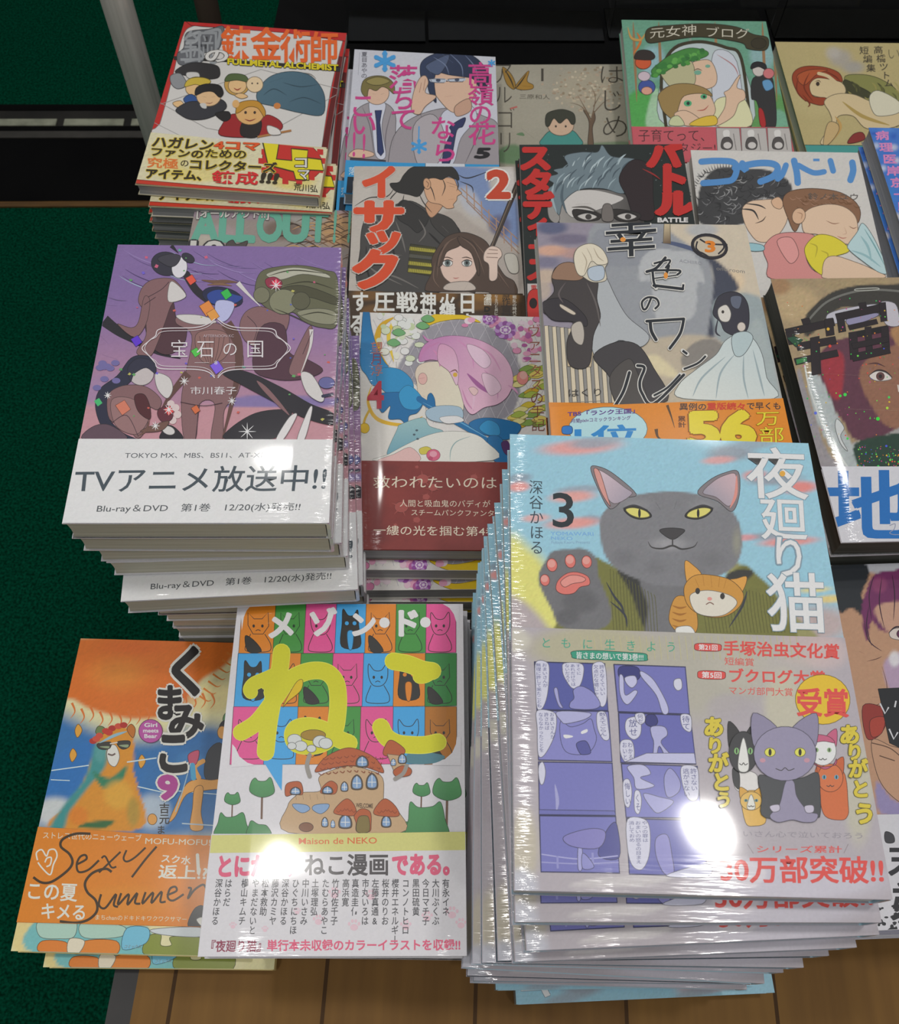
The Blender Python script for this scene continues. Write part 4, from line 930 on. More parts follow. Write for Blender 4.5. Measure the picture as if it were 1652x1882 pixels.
    for ch, y in (('望', 320), ('月', 385), ('淳', 452)): a.t(ch, 196, y - 36, 266, y + 34, 'b06a5a' if ch != '月' else '8a3a48', .0)
    a.t('4', 178, 520, 270, 672, 'b0283c', .03)
    for i, ch in enumerate('ヴァニタスの手記'): a.t(ch, 1112 + i * 3.5, 180 + i * 79, 1192 + i * 3.5, 256 + i * 79, '9a5a48' if i < 5 else '7a4038', -.006)
    a.band(120, 982, 1010, 992, '7a2f2a')
    a.noise['band'] = .03
    for x, y, rx, ry, c in ((300, 1030, 110, 60, '6a2826'), (330, 1180, 160, 120, '84352e'), (800, 1100, 160, 120, '84332c'), (860, 1420, 160, 90, '70282a'), (250, 1420, 120, 80, '6e2a28')): a.blob(x, y, rx, ry, c, .8, .9)
    for x, y, r in ((500, 1090, 36), (560, 1140, 28), (520, 1195, 20), (375, 1255, 40), (465, 1330, 20), (465, 1020, 10), (800, 1080, 20), (340, 1360, 10)):
        a.e(x, y, r, r * .8, '9a4a44')
        for q in range(5): a.s([(x, y), (x + r * 1.6 * math.cos(q * 1.3 + r), y + r * 1.4 * math.sin(q * 1.3 + r))], r * .35, '9a4a44', 1)
    T = 'd8c8b4'
    a.t('救われたいのは', 210, 1072, 935, 1145, T, .0, 0, 6); a.t('人間と吸血鬼のバディが', 365, 1212, 895, 1254, T, 0, 0, 4); a.t('スチームパンクファンタジー', 430, 1268, 1010, 1306, T, 0, 0, 6); a.t('一縷の光を掴む第4巻。', 212, 1362, 970, 1420, T, .003, 0, 8)
    return a

# ================================================================== 5 orange sun and bear
def art_kuma():
    a = Art(POSE['kuma'], 131.7, 187.2); a.z(0, 1150, 2.572); a.bgc('e0cfa0'); a.noise['cover'] = .025
    a.soft('200,420 480,500 700,540 1000,470 1200,600 1200,960 180,960', '2f6ca6', 120); a.soft('340,560 560,600 640,760 220,800', '2a6cae', 90); a.blob(980, 560, 130, 90, '2a66a0', .9); a.blob(260, 880, 130, 90, 'c8ccc8', .9); a.blob(720, 880, 110, 110, 'b8c4cc', .8); a.blob(900, 640, 90, 60, '3a78ae', .8); a.blob(1000, 340, 160, 90, 'd6c68a', .8)
    a.soft('370,60 1120,60 1120,110 1060,190 960,250 900,320 790,420 640,440 520,420 420,390 350,350 300,330 340,180', 'cf6c22', 26)
    a.blob(560, 230, 220, 120, 'dc8430', .8, .9); a.blob(640, 100, 260, 60, 'cc5f20', .6, .9); a.blob(850, 330, 120, 100, 'd0602a', .6, .9)
    for k in range(16):
        x = 340 + k * 44; y = 380 + 50 * math.sin(k * .35) + random.uniform(-10, 20); a.s([(x, y - 20), (x + 14, y + 20), (x - 6, y + 52)], 12, 'cf7030', 1)
    for k in range(8): x = 940 + k * 22; y = 330 - k * 34; a.s([(x, y), (x + 40, y + 26), (x + 60, y + 20)], 10, 'd07a30', 1)
    for x, y, r in ((370, 495, 60), (345, 610, 50), (670, 640, 60)): a.p([(x, y - 30), (x + 18, y), (x - 4, y + 34), (x - 16, y)], 'd89a3a')
    a.s('240,685 420,660', 5, 'c4d4dc'); a.s('600,645 740,625', 6, 'c4d4dc'); a.s('240,728 330,732', 4, 'c4d4dc'); a.s('650,760 780,790', 5, 'c4d4dc'); a.s('830,780 1060,800', 4, 'c4d4dc')
    # plain bear
    a.soft('240,960 300,860 380,760 430,640 450,560 480,500 560,470 620,500 635,580 630,680 650,760 665,960', 'cf8a28', 8); a.soft('235,960 300,850 390,740 430,640 450,560 500,560 500,660 420,760 330,880 300,960', '3a8a88', 22); a.soft('440,690 520,720 600,660 570,740 490,770', '2f7a58', 14); a.blob(560, 800, 90, 90, 'dca038', .9); a.blob(630, 880, 40, 90, '9a8a3a', .7); a.blob(370, 900, 60, 60, 'd2741f', .7); a.soft('370,950 440,925 540,925 480,960', '35653a', 10); a.blob(475, 600, 36, 60, '5a9a98', .7)
    a.p('600,490 620,465 640,490 628,530', 'b56c2a'); a.p('452,505 465,475 495,485 480,520', '6a7a4a'); a.p('505,600 525,565 550,570 565,620 545,665 515,650', 'd8d4cc'); a.s('510,606 530,612 545,604', 8, '6a5a54')
    a.p('462,558 522,550 520,578 490,586 465,578', '3c3a36'); a.p('556,548 612,545 610,572 582,584 560,570', '3c3a36'); a.s('520,558 556,552', 6, 'c8c4bc'); a.p('470,572 515,570 510,580', '8a9a7a'); a.p('562,566 606,562 600,576', '8a9a7a')
    for x, y in ((440, 545), (470, 520), (500, 498), (530, 485), (560, 475), (585, 470), (455, 535), (515, 505)): a.e(x, y, 18, 14, random.choice(['b8382c', 'c44c38', 'a83028']))
    a.s('470,555 540,520 600,500', 14, '8ab0c0', 2)
    # seated swimmer cut off by the next book
    SK = 'd89a50'
    a.p('1060,420 1100,400 1130,440 1060,460', '5a8a5a'); a.e(1075, 490, 40, 46, '2c2c30'); a.e(1050, 505, 22, 30, SK); a.p('985,590 1050,560 1080,720 1000,740 965,700', '33363c'); a.p('1000,730 1080,720 1100,760 960,780 880,800 830,900 800,925 830,850 880,750 940,725', SK); a.p('920,770 960,765 950,880 960,960 900,960 910,860', SK); a.s('960,640 920,670 940,720', 22, SK); a.e(720, 915, 22, 26, SK); a.p('890,610 940,590 930,650 900,660', 'b8506a'); a.s('910,660 915,720', 24, '4a9ac0'); a.s('830,880 870,760 900,650', 5, '9ab4c4'); a.s('860,935 1020,945', 6, 'a8bcc8')
    WT = 'd8d4cc'
    for ch, x, y, rx, ry in (('く', 885, 215, 105, 118), ('ま', 800, 365, 72, 84), ('み', 880, 450, 82, 84), ('こ', 820, 600, 84, 105)): a.t(ch, x - rx, y - ry, x + rx, y + ry, '221e1e', .045, ol=WT, ow=.05)
    a.e(713, 500, 56, 55, 'b0529a')
    for i, q in enumerate(('Girl', 'meets', 'Bear')): a.t(q, 684 - (i == 1) * 6, 462 + i * 26, 744 + (i == 1) * 6, 480 + i * 26, 'e2d4dc', .03)
    a.t('9', 752, 712, 836, 818, 'a8418c', .05, ol=WT, ow=.05); a.t('吉元', 752, 838, 802, 940, '3a3634', .02, 0, 0, 1); a.t('ま', 740, 944, 782, 986, '3a3634', .02)
    a.soft('60,1530 85,1395 165,1395 150,1540', 'd8c486', 8); a.soft('165,1400 350,1400 580,1420 700,1430 690,1560 150,1545', '6fb0b0', 10)
    a.p('180,1400 290,1400 360,1400 350,1470 280,1480 190,1470', 'a4c4b4'); a.p('380,1410 480,1400 590,1425 570,1470 400,1475', 'a4c4b4'); a.p('200,1490 310,1495 320,1545 185,1540', 'd0782a'); a.p('400,1490 550,1490 545,1555 375,1550', 'd07c2a'); a.p('330,1480 400,1490 370,1550 320,1545', 'd6ccb4'); a.p('700,1470 760,1460 760,1510 810,1510 810,1470 960,1480 940,1575 690,1560', '7f8a34'); a.p('720,1435 940,1425 950,1470 760,1460', 'c2cacc'); a.p('600,1430 700,1430 690,1500 580,1530', '6fb4cc'); a.t('コミックス', 590, 1508, 672, 1526, '7a8a90', .02, -6)
    a.band(185, 952, 1000, 1004, 'd27d20', low=(500, 1412))
    a.blob(600, 1300, 300, 90, 'd88a2c', .5)
    a.t('ストレス世代のニューウェーブ', 205, 975, 672, 1008, 'e4d8c0', .0, -2, 14); a.t('MOFU-MOFU!!', 690, 1005, 1010, 1032, 'e4d8c0', .0, -2, 8)
    for q in ('180,1110 175,1075 200,1060 222,1090 235,1062 262,1060 272,1090 255,1130 240,1178 205,1150 182,1120', '215,1120 225,1100 245,1098 240,1130 222,1140'): a.s(q, 7, 'e6dcc8')
    SC_ = '40301c'
    a.s('430,985 360,985 300,1010 290,1045 330,1080 345,1120 320,1160 250,1210 200,1215 160,1190', 12, SC_); a.s('365,1130 410,1105 405,1085 380,1095 365,1130 375,1165 420,1155 470,1110', 10, SC_); a.s('482,1100 500,1092 528,1142 552,1140', 9, SC_); a.s('572,1070 470,1168', 9, SC_); a.s('600,1062 586,1100 602,1116 640,1096 690,1050', 9, SC_); a.s('742,1045 690,1105 625,1190', 10, SC_)
    a.s('530,1165 500,1150 440,1170 405,1215 415,1260 455,1300 460,1350 420,1390 360,1405 285,1398', 12, SC_); a.s('480,1270 470,1320 500,1335 550,1270 540,1320 560,1330', 10, SC_); a.s('575,1265 560,1320 610,1270 605,1320 650,1265 640,1310 665,1315', 10, SC_); a.s('690,1260 675,1315 725,1262 718,1312 765,1258 760,1305 785,1305', 10, SC_); a.s('790,1275 835,1255 830,1235 805,1245 795,1285 820,1300 870,1270', 10, SC_); a.s('890,1240 905,1245 890,1290 920,1250 960,1225 975,1240', 10, SC_)
    a.t('スク水', 765, 1080, 905, 1120, 'e6dcc8', .02, -4, 12); a.t('返上!?', 755, 1130, 985, 1196, 'e6dcc8', .025, -6, 8); a.s('935,1085 940,1170', 16, 'e6dcc8')
    a.t('この夏', 130, 1210, 370, 1296, 'e6dcc8', .02, -6, 10); a.t('キメる', 198, 1310, 415, 1388, 'e6dcc8', .02, -6, 8); a.t('まちchanのドキドキワクワクサマー', 455, 1366, 885, 1392, 'e4d6b8', .0, -2, 10)
    a.p('920,1340 965,1330 960,1425 890,1420', '3a3a3a'); a.p('930,1390 960,1380 955,1420', 'd8d4cc')
    return a

# ================================================================== 6 swordsman and girl
def art_isak():
    a = Art(POSE['isak'], 128, 182); a.z(600, 270, 3.304); a.bgc('a9a29a'); a.gain = 1.5
    a.soft('740,120 1000,130 990,160 1000,260 1100,330 1160,330 1160,600 1000,480 800,260', '6d7fa4', 40); a.blob(1100, 200, 90, 90, 'bcb8b4', .9); a.blob(870, 330, 70, 130, 'a6a9b2', .8, rot=-30); a.blob(1050, 480, 90, 90, '52506a', .8); a.soft('640,500 760,380 900,470 1160,640 1160,880 700,880', '9d948c', 30); a.blob(220, 300, 80, 160, 'b0aaa2')
    for k in range(7): x = 850 + k * 45; y = 260 + k * 50; a.s([(x, y - 30), (x + 4, y + 75)], 6, '9a7a62')
    a.s('815,250 1160,560', 6, '9a7a62'); a.s('820,290 1165,610', 5, '9a7a62'); a.s('850,330 1170,650', 6, '8a7060')
    BK, GR = '24221f', '3d3b39'
    # swordsman, seen from the side, plain
    a.p('225,460 300,400 420,350 520,330 640,400 700,430 790,480 820,560 760,640 700,880 220,880 205,620', GR); a.p('440,340 500,330 620,420 560,520 500,480 430,430', '2c2a28'); a.p('640,400 760,440 810,540 740,560 640,470', '35322f')
    for q in ('300,420 340,560 300,700', '420,450 460,560 480,640', '260,560 330,640 460,660', '560,440 600,520 560,580', '700,480 740,520', '280,760 420,790 560,860', '230,700 300,760 460,840'): a.s(q, 10, '66625e', 2)
    for q in ('340,480 400,600 420,760', '620,520 660,560 700,600', '240,600 250,760 300,870'): a.s(q, 12, '1d1b19', 2)
    a.pp('510,590 665,612 660,790 492,760', '36341f')
    for k in range(4):
        y = 605 + k * 44; a.pp([(506 - k * 3, y), (662, y + 18), (660, y + 40), (503 - k * 3, y + 24)], '9a9238' if k != 1 else '4c4c48')
        for j in range(14): a.s([(512 - k * 3 + j * 11, y), (510 - k * 3 + j * 11, y + 26)], 2.5, '4a4620')
    a.p('600,360 640,300 640,250 700,230 720,330 640,430', 'b3896a'); a.p('600,210 640,190 760,190 790,230 800,260 822,282 795,300 790,325 770,350 772,370 730,375 690,350 620,330 590,250', 'bf9676'); a.p('690,200 760,170 800,185 805,240 790,250 770,220', BK) if 0 else None
    a.p('470,170 520,125 600,116 740,116 790,150 805,200 780,195 740,180 700,200 660,190 620,195 600,240 560,300 500,290 420,270 385,225 440,215', BK)
    for q in ('560,280 590,340 640,400', '600,200 640,260 660,330', '700,190 720,240 700,300', '780,180 800,230 790,270', '420,230 370,300 260,310 170,360', '440,260 400,300 380,330', '800,170 860,190 980,150', '470,290 460,330 420,370', '810,210 880,240 890,280'): a.s(q, 6, BK, 2)
    a.e(610, 225, 22, 34, 'b98e6c', -10); a.s('605,210 620,225 612,245', 4, '6a4a38'); a.s('730,215 790,236', 9, BK, 2); a.s('745,238 782,246', 6, '3a2c24', 2); a.s('740,320 782,318', 5, '6a4234', 2)
    # pole and girl with brown hair
    a.pp('1148,215 1170,240 955,760 900,890 855,880 1010,570', '3a302a'); a.s('1152,240 1020,560 900,870', 6, '6a5c4e')
    HB = '4a3a30'
    a.p('690,590 740,540 830,520 920,545 980,590 1020,680 1080,780 1140,820 1150,900 1000,900 960,880 640,880 600,850 640,760 640,680', HB)
    a.p('690,680 720,620 800,600 880,620 915,690 910,760 860,820 790,840 720,800 692,740', 'c8aea0'); a.p('740,830 860,820 900,870 720,870', 'b0a49a'); a.p('670,720 700,620 800,545 810,600 730,640 700,720', HB); a.p('800,545 900,600 930,740 920,780 880,650 815,600', HB)
    for q in ('800,545 720,600 680,720', '810,545 900,620 960,780', '760,560 690,660 670,800', '880,560 980,680 1060,820', '660,700 650,800 690,860', '1000,700 1060,790 1110,860'): a.s(q, 6, '6a564a', 2)
    for x in (735, 852):
        a.e(x, 708, 30, 20, 'd2ccc8'); a.e(x, 708, 18, 19, '5f6a68'); a.e(x, 706, 8, 10, '222'+'222'); a.s([(x - 34, 702), (x, 688), (x + 34, 700)], 6, '2a2220', 2); a.s([(x - 32, 676), (x, 672), (x + 34, 684)], 6, '4a3a32', 2)
    a.s('775,765 790,768', 5, 'a07868', 2); a.s('768,796 785,800 805,795', 6, 'a4605a', 2); a.s('720,840 760,880', 5, '8a8078', 2); a.s('860,830 830,880', 5, '8a8078', 2)
    a.p('960,640 1000,605 1050,620 1065,660 1040,700 1035,800 990,810 985,720 955,690', 'cab4a6'); a.s('975,650 1040,650', 4, '7a6458'); a.s('970,672 1040,675', 4, '7a6458'); a.s('985,625 1040,630', 4, '7a6458')
    a.p('1080,660 1150,660 1165,760 1110,760', 'aaa69c')
    RED, OL = 'c24420', '8f8880'
    for ch, q in (('イ', (215, 115, 430, 315)), ('サ', (170, 325, 470, 525)), ('ッ', (215, 470, 470, 660)), ('ク', (150, 630, 450, 870))): a.t(ch, *q, RED, .06, ol='b4aca4', ow=.025)
    for k in range(40): x, y = random.uniform(190, 440), random.uniform(150, 850); a.e(x, y, random.uniform(3, 9), random.uniform(2, 5), '6e2a18') if False else None
    a.t('2', 980, 150, 1108, 308, 'b03c20', .05, ol='d0ccc6', ow=.04)
    a.band(150, 878, 1180, 905, '3a2a18')
    for x, y in ((250, 900), (700, 905), (900, 960), (1080, 930), (300, 1000)): a.blob(x, y, 120, 50, '6a4a22', .9)
    a.blob(1010, 900, 200, 60, '8a6228', .8); a.blob(560, 1010, 160, 60, '22190f', .8)
    for ch, x, y, rx, ry in (('す', 205, 945, 50, 60), ('圧', 350, 945, 62, 60), ('戦', 488, 948, 62, 60), ('神', 618, 940, 48, 52), ('聖', 618, 1040, 48, 52), ('火', 733, 945, 48, 46), ('縄', 735, 1005, 48, 50), ('日', 855, 950, 55, 66), ('本', 855, 1080, 55, 60), ('る', 185, 1080, 44, 60), ('!', 185, 1190, 44, 50)): a.t(ch, x - rx, y - ry, x + rx, y + ry, 'd6d0c6', .03)
    for ch, x, y, r, c in (('漫', 978, 912, 24, 'cfc8bc'), ('画', 978, 945, 24, 'cfc8bc'), ('原', 1090, 910, 24, '2a2018'), ('作', 1090, 945, 24, '2a2018'), ('真', 1092, 1000, 36, '2a2018'), ('刈', 1092, 1070, 36, '2a2018')): a.t(ch, x - r, y - r, x + r, y + r, c, .01)
    a.t('DOUBLE-S', 950, 968, 1000, 1300, '1c1610', .05, v=1); a.t('新たなる刀と共に生きる', 1018, 860, 1042, 1090, 'cfc8bc', .0, v=1); a.t('戦乱の時代の日々を', 1128, 905, 1154, 1120, 'cfc8bc', 0, v=1)
    return a
# ================================================================== 7 pale dusk cover, orange band
def art_room():
    a = Art(POSE['room'], 128, 182); a.z(950, 380, 2.353); a.bgc('9a9895')
    a.soft('80,60 330,60 330,180 280,260 330,420 360,540 100,560', '8a8390', 40); a.blob(150, 90, 90, 40, '4f5672', .9); a.blob(230, 140, 120, 30, '6a6478', .9); a.blob(150, 190, 90, 30, 'c89c84', .9); a.blob(250, 200, 100, 30, 'b48c80', .7); a.blob(130, 240, 70, 30, '6c6a80', .8); a.blob(130, 300, 80, 40, 'b8a490', .9); a.blob(200, 260, 60, 20, '7a7688', .8); a.blob(110, 360, 50, 60, 'b0a090', .8)
    a.soft('330,80 640,75 820,200 860,560 850,600 560,600 380,560 330,300', '8c8f94', 10); a.soft('350,100 630,95 630,230 360,250', '85888f', 8); a.soft('640,70 985,75 1070,420 980,400 830,230', 'c0b4a0', 14); a.blob(800, 100, 90, 40, 'a4a6a8', .9); a.blob(940, 320, 60, 60, 'cdb89a', .9)
    a.soft('640,150 720,170 860,230 960,350 880,400 850,560 820,600 850,300 780,200', '3e4250', 14); a.soft('860,400 1080,420 1110,840 1050,840 880,600', '8f9a9c', 20); a.soft('540,580 860,570 1060,800 1060,850 140,850 340,660', 'b0a490', 20); a.soft('600,640 700,740 520,690', 'cbbf9c', 20); a.soft('750,600 860,575 960,700 720,690', '7f7a74', 10); a.soft('1000,560 1060,500 1140,840 1060,840', '9aa4a4', 20)
    # hanging garment
    a.soft('530,250 560,200 620,180 680,190 760,200 800,280 810,330 780,330 770,460 700,500 600,480 580,330 530,320', 'a8aaac', 8); a.s('625,155 680,160 780,190 820,215', 18, '4a5470', 2); a.pp('636,72 662,72 664,160 632,158', 'c0b090', ((636, 72), (664, 160), '5a4636'))
    # railing
    for k in range(9):
        x = 118 + k * 34; a.pp([(x, 515 + k * 4), (x + 17, 515 + k * 4), (x + 40, 850), (x + 20, 850)], 'c4b8a0'); a.pp([(x + 17, 515 + k * 4), (x + 34, 517 + k * 4), (x + 60, 850), (x + 40, 850)], '84827e')
    a.pp('215,590 340,560 320,695 218,692', 'b8a68a')
    # plain figure in a dark hooded jacket
    a.p('330,270 380,300 430,400 480,480 570,560 530,610 440,580 350,650 320,600 300,450', 'a3a7aa'); a.p('330,650 420,590 520,600 590,700 650,840 440,860 400,740', '3d3a3c'); a.p('400,740 480,660 520,720 560,850 440,860', '4a4644')
    a.p('175,260 260,250 330,290 350,330 345,400 360,480 330,560 310,690 230,690 215,590 240,500 130,470 108,430 160,370 150,310', '3f3a3a'); a.p('180,255 240,245 290,290 270,320 200,320 150,310', '8a6c58'); a.p('108,420 200,400 290,470 300,520 240,500 150,490', '332f33'); a.p('190,425 250,460 240,470 190,440', 'c0b4a4'); a.p('235,520 275,500 290,550 280,600 245,580', 'aca49a'); a.s('300,330 340,420 360,520', 8, '5c5654', 2); a.s('210,330 180,380 200,420', 8, '5a5252', 2)
    a.p('245,220 265,180 320,165 370,190 392,240 380,270 385,320 330,330 290,310 260,280', 'c4bcaa'); a.p('310,270 370,260 375,310 340,325 310,310', 'a8b4c0'); a.p('245,225 265,180 320,163 370,190 392,245 350,255 320,240 290,300 260,290', 'cfc6b2'); a.s('280,200 300,240 290,290', 5, 'a89c88', 2); a.s('330,180 350,220 375,240', 5, 'a89c88', 2); a.s('300,180 320,220 325,250', 4, 'aaa08e', 2)
    # small figure in a white dress
    a.p('850,440 870,390 920,368 970,380 1000,430 1000,520 960,560 900,540 880,500 850,470', '33323c'); a.p('872,440 905,425 925,460 915,495 885,495 870,470', 'c9c4bc'); a.p('925,390 970,390 960,440 930,430', '5a6070'); a.e(890, 455, 6, 7, '3a3430'); a.s('870,480 860,540 880,560', 8, '33323c', 2)
    a.p('900,580 960,550 1020,570 1060,640 1080,740 1110,830 720,830 700,770 780,700 860,640', 'b9c4c4', ((900, 580), (760, 830), 'c8ccc6')); a.p('930,560 990,540 1020,570 980,640 940,640', 'a8b8ba'); a.e(970, 520, 18, 20, 'c4bab0')
    for q in ('940,640 880,720 860,830', '980,640 980,740 1000,830', '900,650 800,740 760,820', '1020,620 1050,740 1070,820'): a.s(q, 8, '93a2a6', 2)
    # shutter mark
    a.e(832, 172, 80, 54, '26242a', 12); a.e(832, 172, 68, 42, 'b8ac98', 12); a.s('790,140 830,160 910,165', 7, '26242a'); a.s('760,190 800,200 840,225', 7, '26242a'); a.s('880,140 895,175 870,205', 7, '26242a'); a.s('780,150 775,180 800,205', 7, '26242a'); a.t('3', 815, 150, 855, 195, 'd07820', .04)
    # brushed title
    K, H = '20242a', 'c6c4be'
    for off, c in ((8, H), (0, K)):
        w = off
        a.t('幸', 378, 62, 602, 228, c, .004 if w == 0 else .03, 4, -14)
        for q, t in (('640,225 600,270 560,285', 12), ('590,250 660,235 640,270', 8), ('585,280 700,280 690,300', 9), ('585,285 590,330 600,355', 10), ('590,345 715,360', 12), ('715,360 718,340', 9), ('590,315 690,300', 5), ('655,260 640,310', 12)): a.s(q, t + w, c)
        a.s('580,395 560,440 545,445 540,415 565,395 600,400 612,425 595,445', 9 + w, c)
        for q, t in (('560,498 720,488', 12), ('575,498 580,540 600,578', 14), ('720,488 705,550 660,615', 12), ('715,625 735,640', 10), ('815,648 780,680 720,705', 9), ('705,728 650,785 590,820', 9), ('520,690 550,700 530,760 540,810 590,855 720,730', 12), ('485,720 460,800 420,870', 13)): a.s(q, t + w, c)
    a.e(457, 146, 12, 10, 'd88a3a'); a.e(642, 302, 9, 14, 'd88a3a')
    a.t('ACHIIRO', 702, 226, 800, 240, '8a8c92', 0, 0, 12); a.t('one room', 862, 258, 985, 274, '7a7672', 0, 0, 14); a.t('はくり', 218, 790, 372, 826, '3c3a38', 0, 0, -4); a.s('225,848 360,842', 2, '8a8680')
    a.band(148, 870, 1145, 832, 'cf7f24')
    a.e(392, 965, 170, 95, 'a8ccd2'); a.t('TBS「ランク王国」', 218, 890, 508, 912, '5a3a80', .03, 0, -14, ol='d8d4dc', ow=.04); a.t('月間pixivコミックランキング', 232, 922, 490, 940, '6a4a80', .01, 0, -14)
    a.t('1位', 250, 955, 520, 1040, '2a80c0', .05, 0, -8, ol='d4dce0', ow=.04); a.p('197,955 235,955 235,985 197,985', '2a70b8')
    a.t('異例の', 700, 854, 818, 884, '4a3020', .02, 0, 0, ol='ddd2c4', ow=.03); a.t('重版続々', 820, 852, 988, 882, 'c03a28', .03, ol='ddd2c4', ow=.03); a.t('で早くも', 990, 850, 1140, 882, '4a3020', .02, ol='ddd2c4', ow=.03)
    a.t('累計', 692, 908, 728, 960, '5a3018', .02, 2, 0, v=1); a.t('56', 740, 900, 1015, 1045, 'ddc42c', .06, 6, -6, ol='8a5410', ow=.02); a.t('万', 1030, 890, 1132, 952, 'dcc82e', .0, 2, -2, ol='8a5410', ow=.02); a.t('部', 1042, 958, 1152, 1030, 'dcc82e', 0, 2, -2, ol='8a5410', ow=.02)
    a.s('648,862 665,910 680,960', 12, '54381c', 1); a.s('600,965 608,1000 640,1020', 16, '54381c', 1)
    return a

# ================================================================== 8 glittering helmet cover
def art_holo():
    a = Art(POSE['holo'], 148, 210); a.z(1380, 480, 3.037); a.bgc('9c8868'); a.noise['cover'] = .05
    a.blob(250, 240, 170, 130, 'b8a078', .8); a.blob(160, 140, 80, 60, '9a7450', .8); a.blob(600, 130, 300, 40, 'a08c68', .8); a.soft('270,600 420,1050 560,1180 380,1180 280,800', '8f8a8e', 12)
    a.soft('300,320 360,240 460,170 600,135 760,130 900,150 900,400 700,300 500,260 320,420', '35322c', 8); a.soft('370,560 440,460 560,420 760,360 900,400 900,980 600,1000 520,900 420,760', '5a3040', 8); a.soft('390,560 480,500 520,560 500,760 440,740', '962c36', 20); a.soft('620,580 700,520 900,470 900,900 760,920 680,820 610,680', '8a604a', 12); a.soft('780,380 900,360 900,480 820,470', 'a07850', 10)
    a.s('320,330 420,230 560,175 700,160 850,170', 12, '6a6a64'); a.p('585,155 700,145 705,162 590,172', '55524a'); a.s('590,155 700,150 704,160 592,166', 4, 'aeb0a8', closed=True); a.p('425,300 520,265 690,240 690,265 540,330 440,350', 'b4b2bc'); a.p('720,235 800,235 826,300 826,360 750,350', 'b8b4bc'); a.p('540,320 690,290 700,310 560,360', '8a86a4')
    a.soft('330,620 380,640 440,760 520,950 560,1010 640,1180 540,1180 420,1000 350,840 320,700', 'a8b0b0', 6); a.s('300,580 330,720 420,960 540,1150', 10, 'c4c8c4'); a.soft('560,1010 700,990 830,930 830,980 660,1030', '9a9894', 6); a.soft('580,1020 830,960 900,1000 900,1180 640,1180', '1f3a2c', 8); a.p('480,880 520,930 500,980 540,1060 500,1020 470,930', 'c4c8c8')
    # plain eye
    a.p('660,640 700,615 750,622 785,655 740,668 690,665', 'cfc8c2'); a.e(722, 643, 24, 24, '5a3a38'); a.e(722, 643, 10, 11, '241a1c'); a.s('655,642 700,610 750,616 790,650', 8, '2c1c1c', 2); a.s('650,575 700,570 750,590', 8, '4a2a2a', 2); a.s('820,690 826,730', 8, 'd0c4b8')
    K = '1d1216'
    def blk(*q):
        for x0, y0, x1, y1, d in q: a.pp([(x0, y0), (x1, y0 - d), (x1 + 10, y1 - d), (x0 + 10, y1)], K)
    blk((280, 325, 325, 355, 8), (190, 380, 460, 420, 60), (190, 400, 240, 470, 8), (250, 460, 470, 500, 40), (240, 545, 480, 580, 50), (330, 430, 380, 640, 12), (410, 325, 455, 420, 8))
    blk((600, 235, 640, 280, 6), (470, 295, 745, 335, 60), (480, 330, 520, 400, 8), (715, 235, 750, 340, 6), (550, 400, 760, 430, 40), (545, 400, 590, 550, 8), (635, 370, 670, 540, 6), (725, 370, 765, 510, 6), (560, 520, 770, 560, 46), (560, 460, 760, 490, 40), (540, 360, 700, 385, 36))
    a.pp('200,430 240,420 290,440 250,480', '1c4a30'); a.pp('250,550 310,535 312,560 255,578', '2f7a40')
    a.s('620,690 826,690', 3, 'b49c88', 2); a.s('540,825 826,835', 3, 'b8a490', 2); a.s('400,630 640,640', 3, 'a88'+'a80', 2)
    FO = ['35d04a', 'e0483a', 'd8b030', '4a58d8', 'c83a8a', '2fae5a', 'e07a2a', '6ad84a']
    for k in range(190):
        x, y = random.choice([(random.uniform(180, 826), random.uniform(200, 1000)), (random.uniform(590, 826), random.uniform(1030, 1150))])
        r = random.uniform(1.5, 4.5) * (1.6 if random.random() < .12 else 1)
        a.e(x, y, r, r, random.choice(FO), n=6)
    for x, y, r, c in ((708, 880, 11, '2fe03a'), (525, 745, 10, '3ad04a'), (498, 752, 8, '3ad04a'), (760, 820, 8, 'a8d83a'), (440, 475, 9, 'd84030'), (360, 848, 9, '5a6ae0'), (430, 380, 9, 'd8a830'), (770, 760, 7, '3ad05a')): a.e(x, y, r, r, c, n=7)
    for k in range(10): x = 300 + k * 11; a.s([(x, 800 + k * 30), (x + 14, 830 + k * 32)], 3, 'c4b8b0', 2)
    a.band(395, 1150, 826, 1150, 'c8c8ce')
    a.t('地', 425, 1180, 885, 1560, '1a68b0', .03, 8, 0, ol='c8c8ce', ow=.001); a.t('球を', 930, 1190, 1700, 1560, '1a68b0', .03); a.s('770,1480 800,1470 795,1500 770,1520 790,1530 830,1530', 4, '8a90a8')
    return a

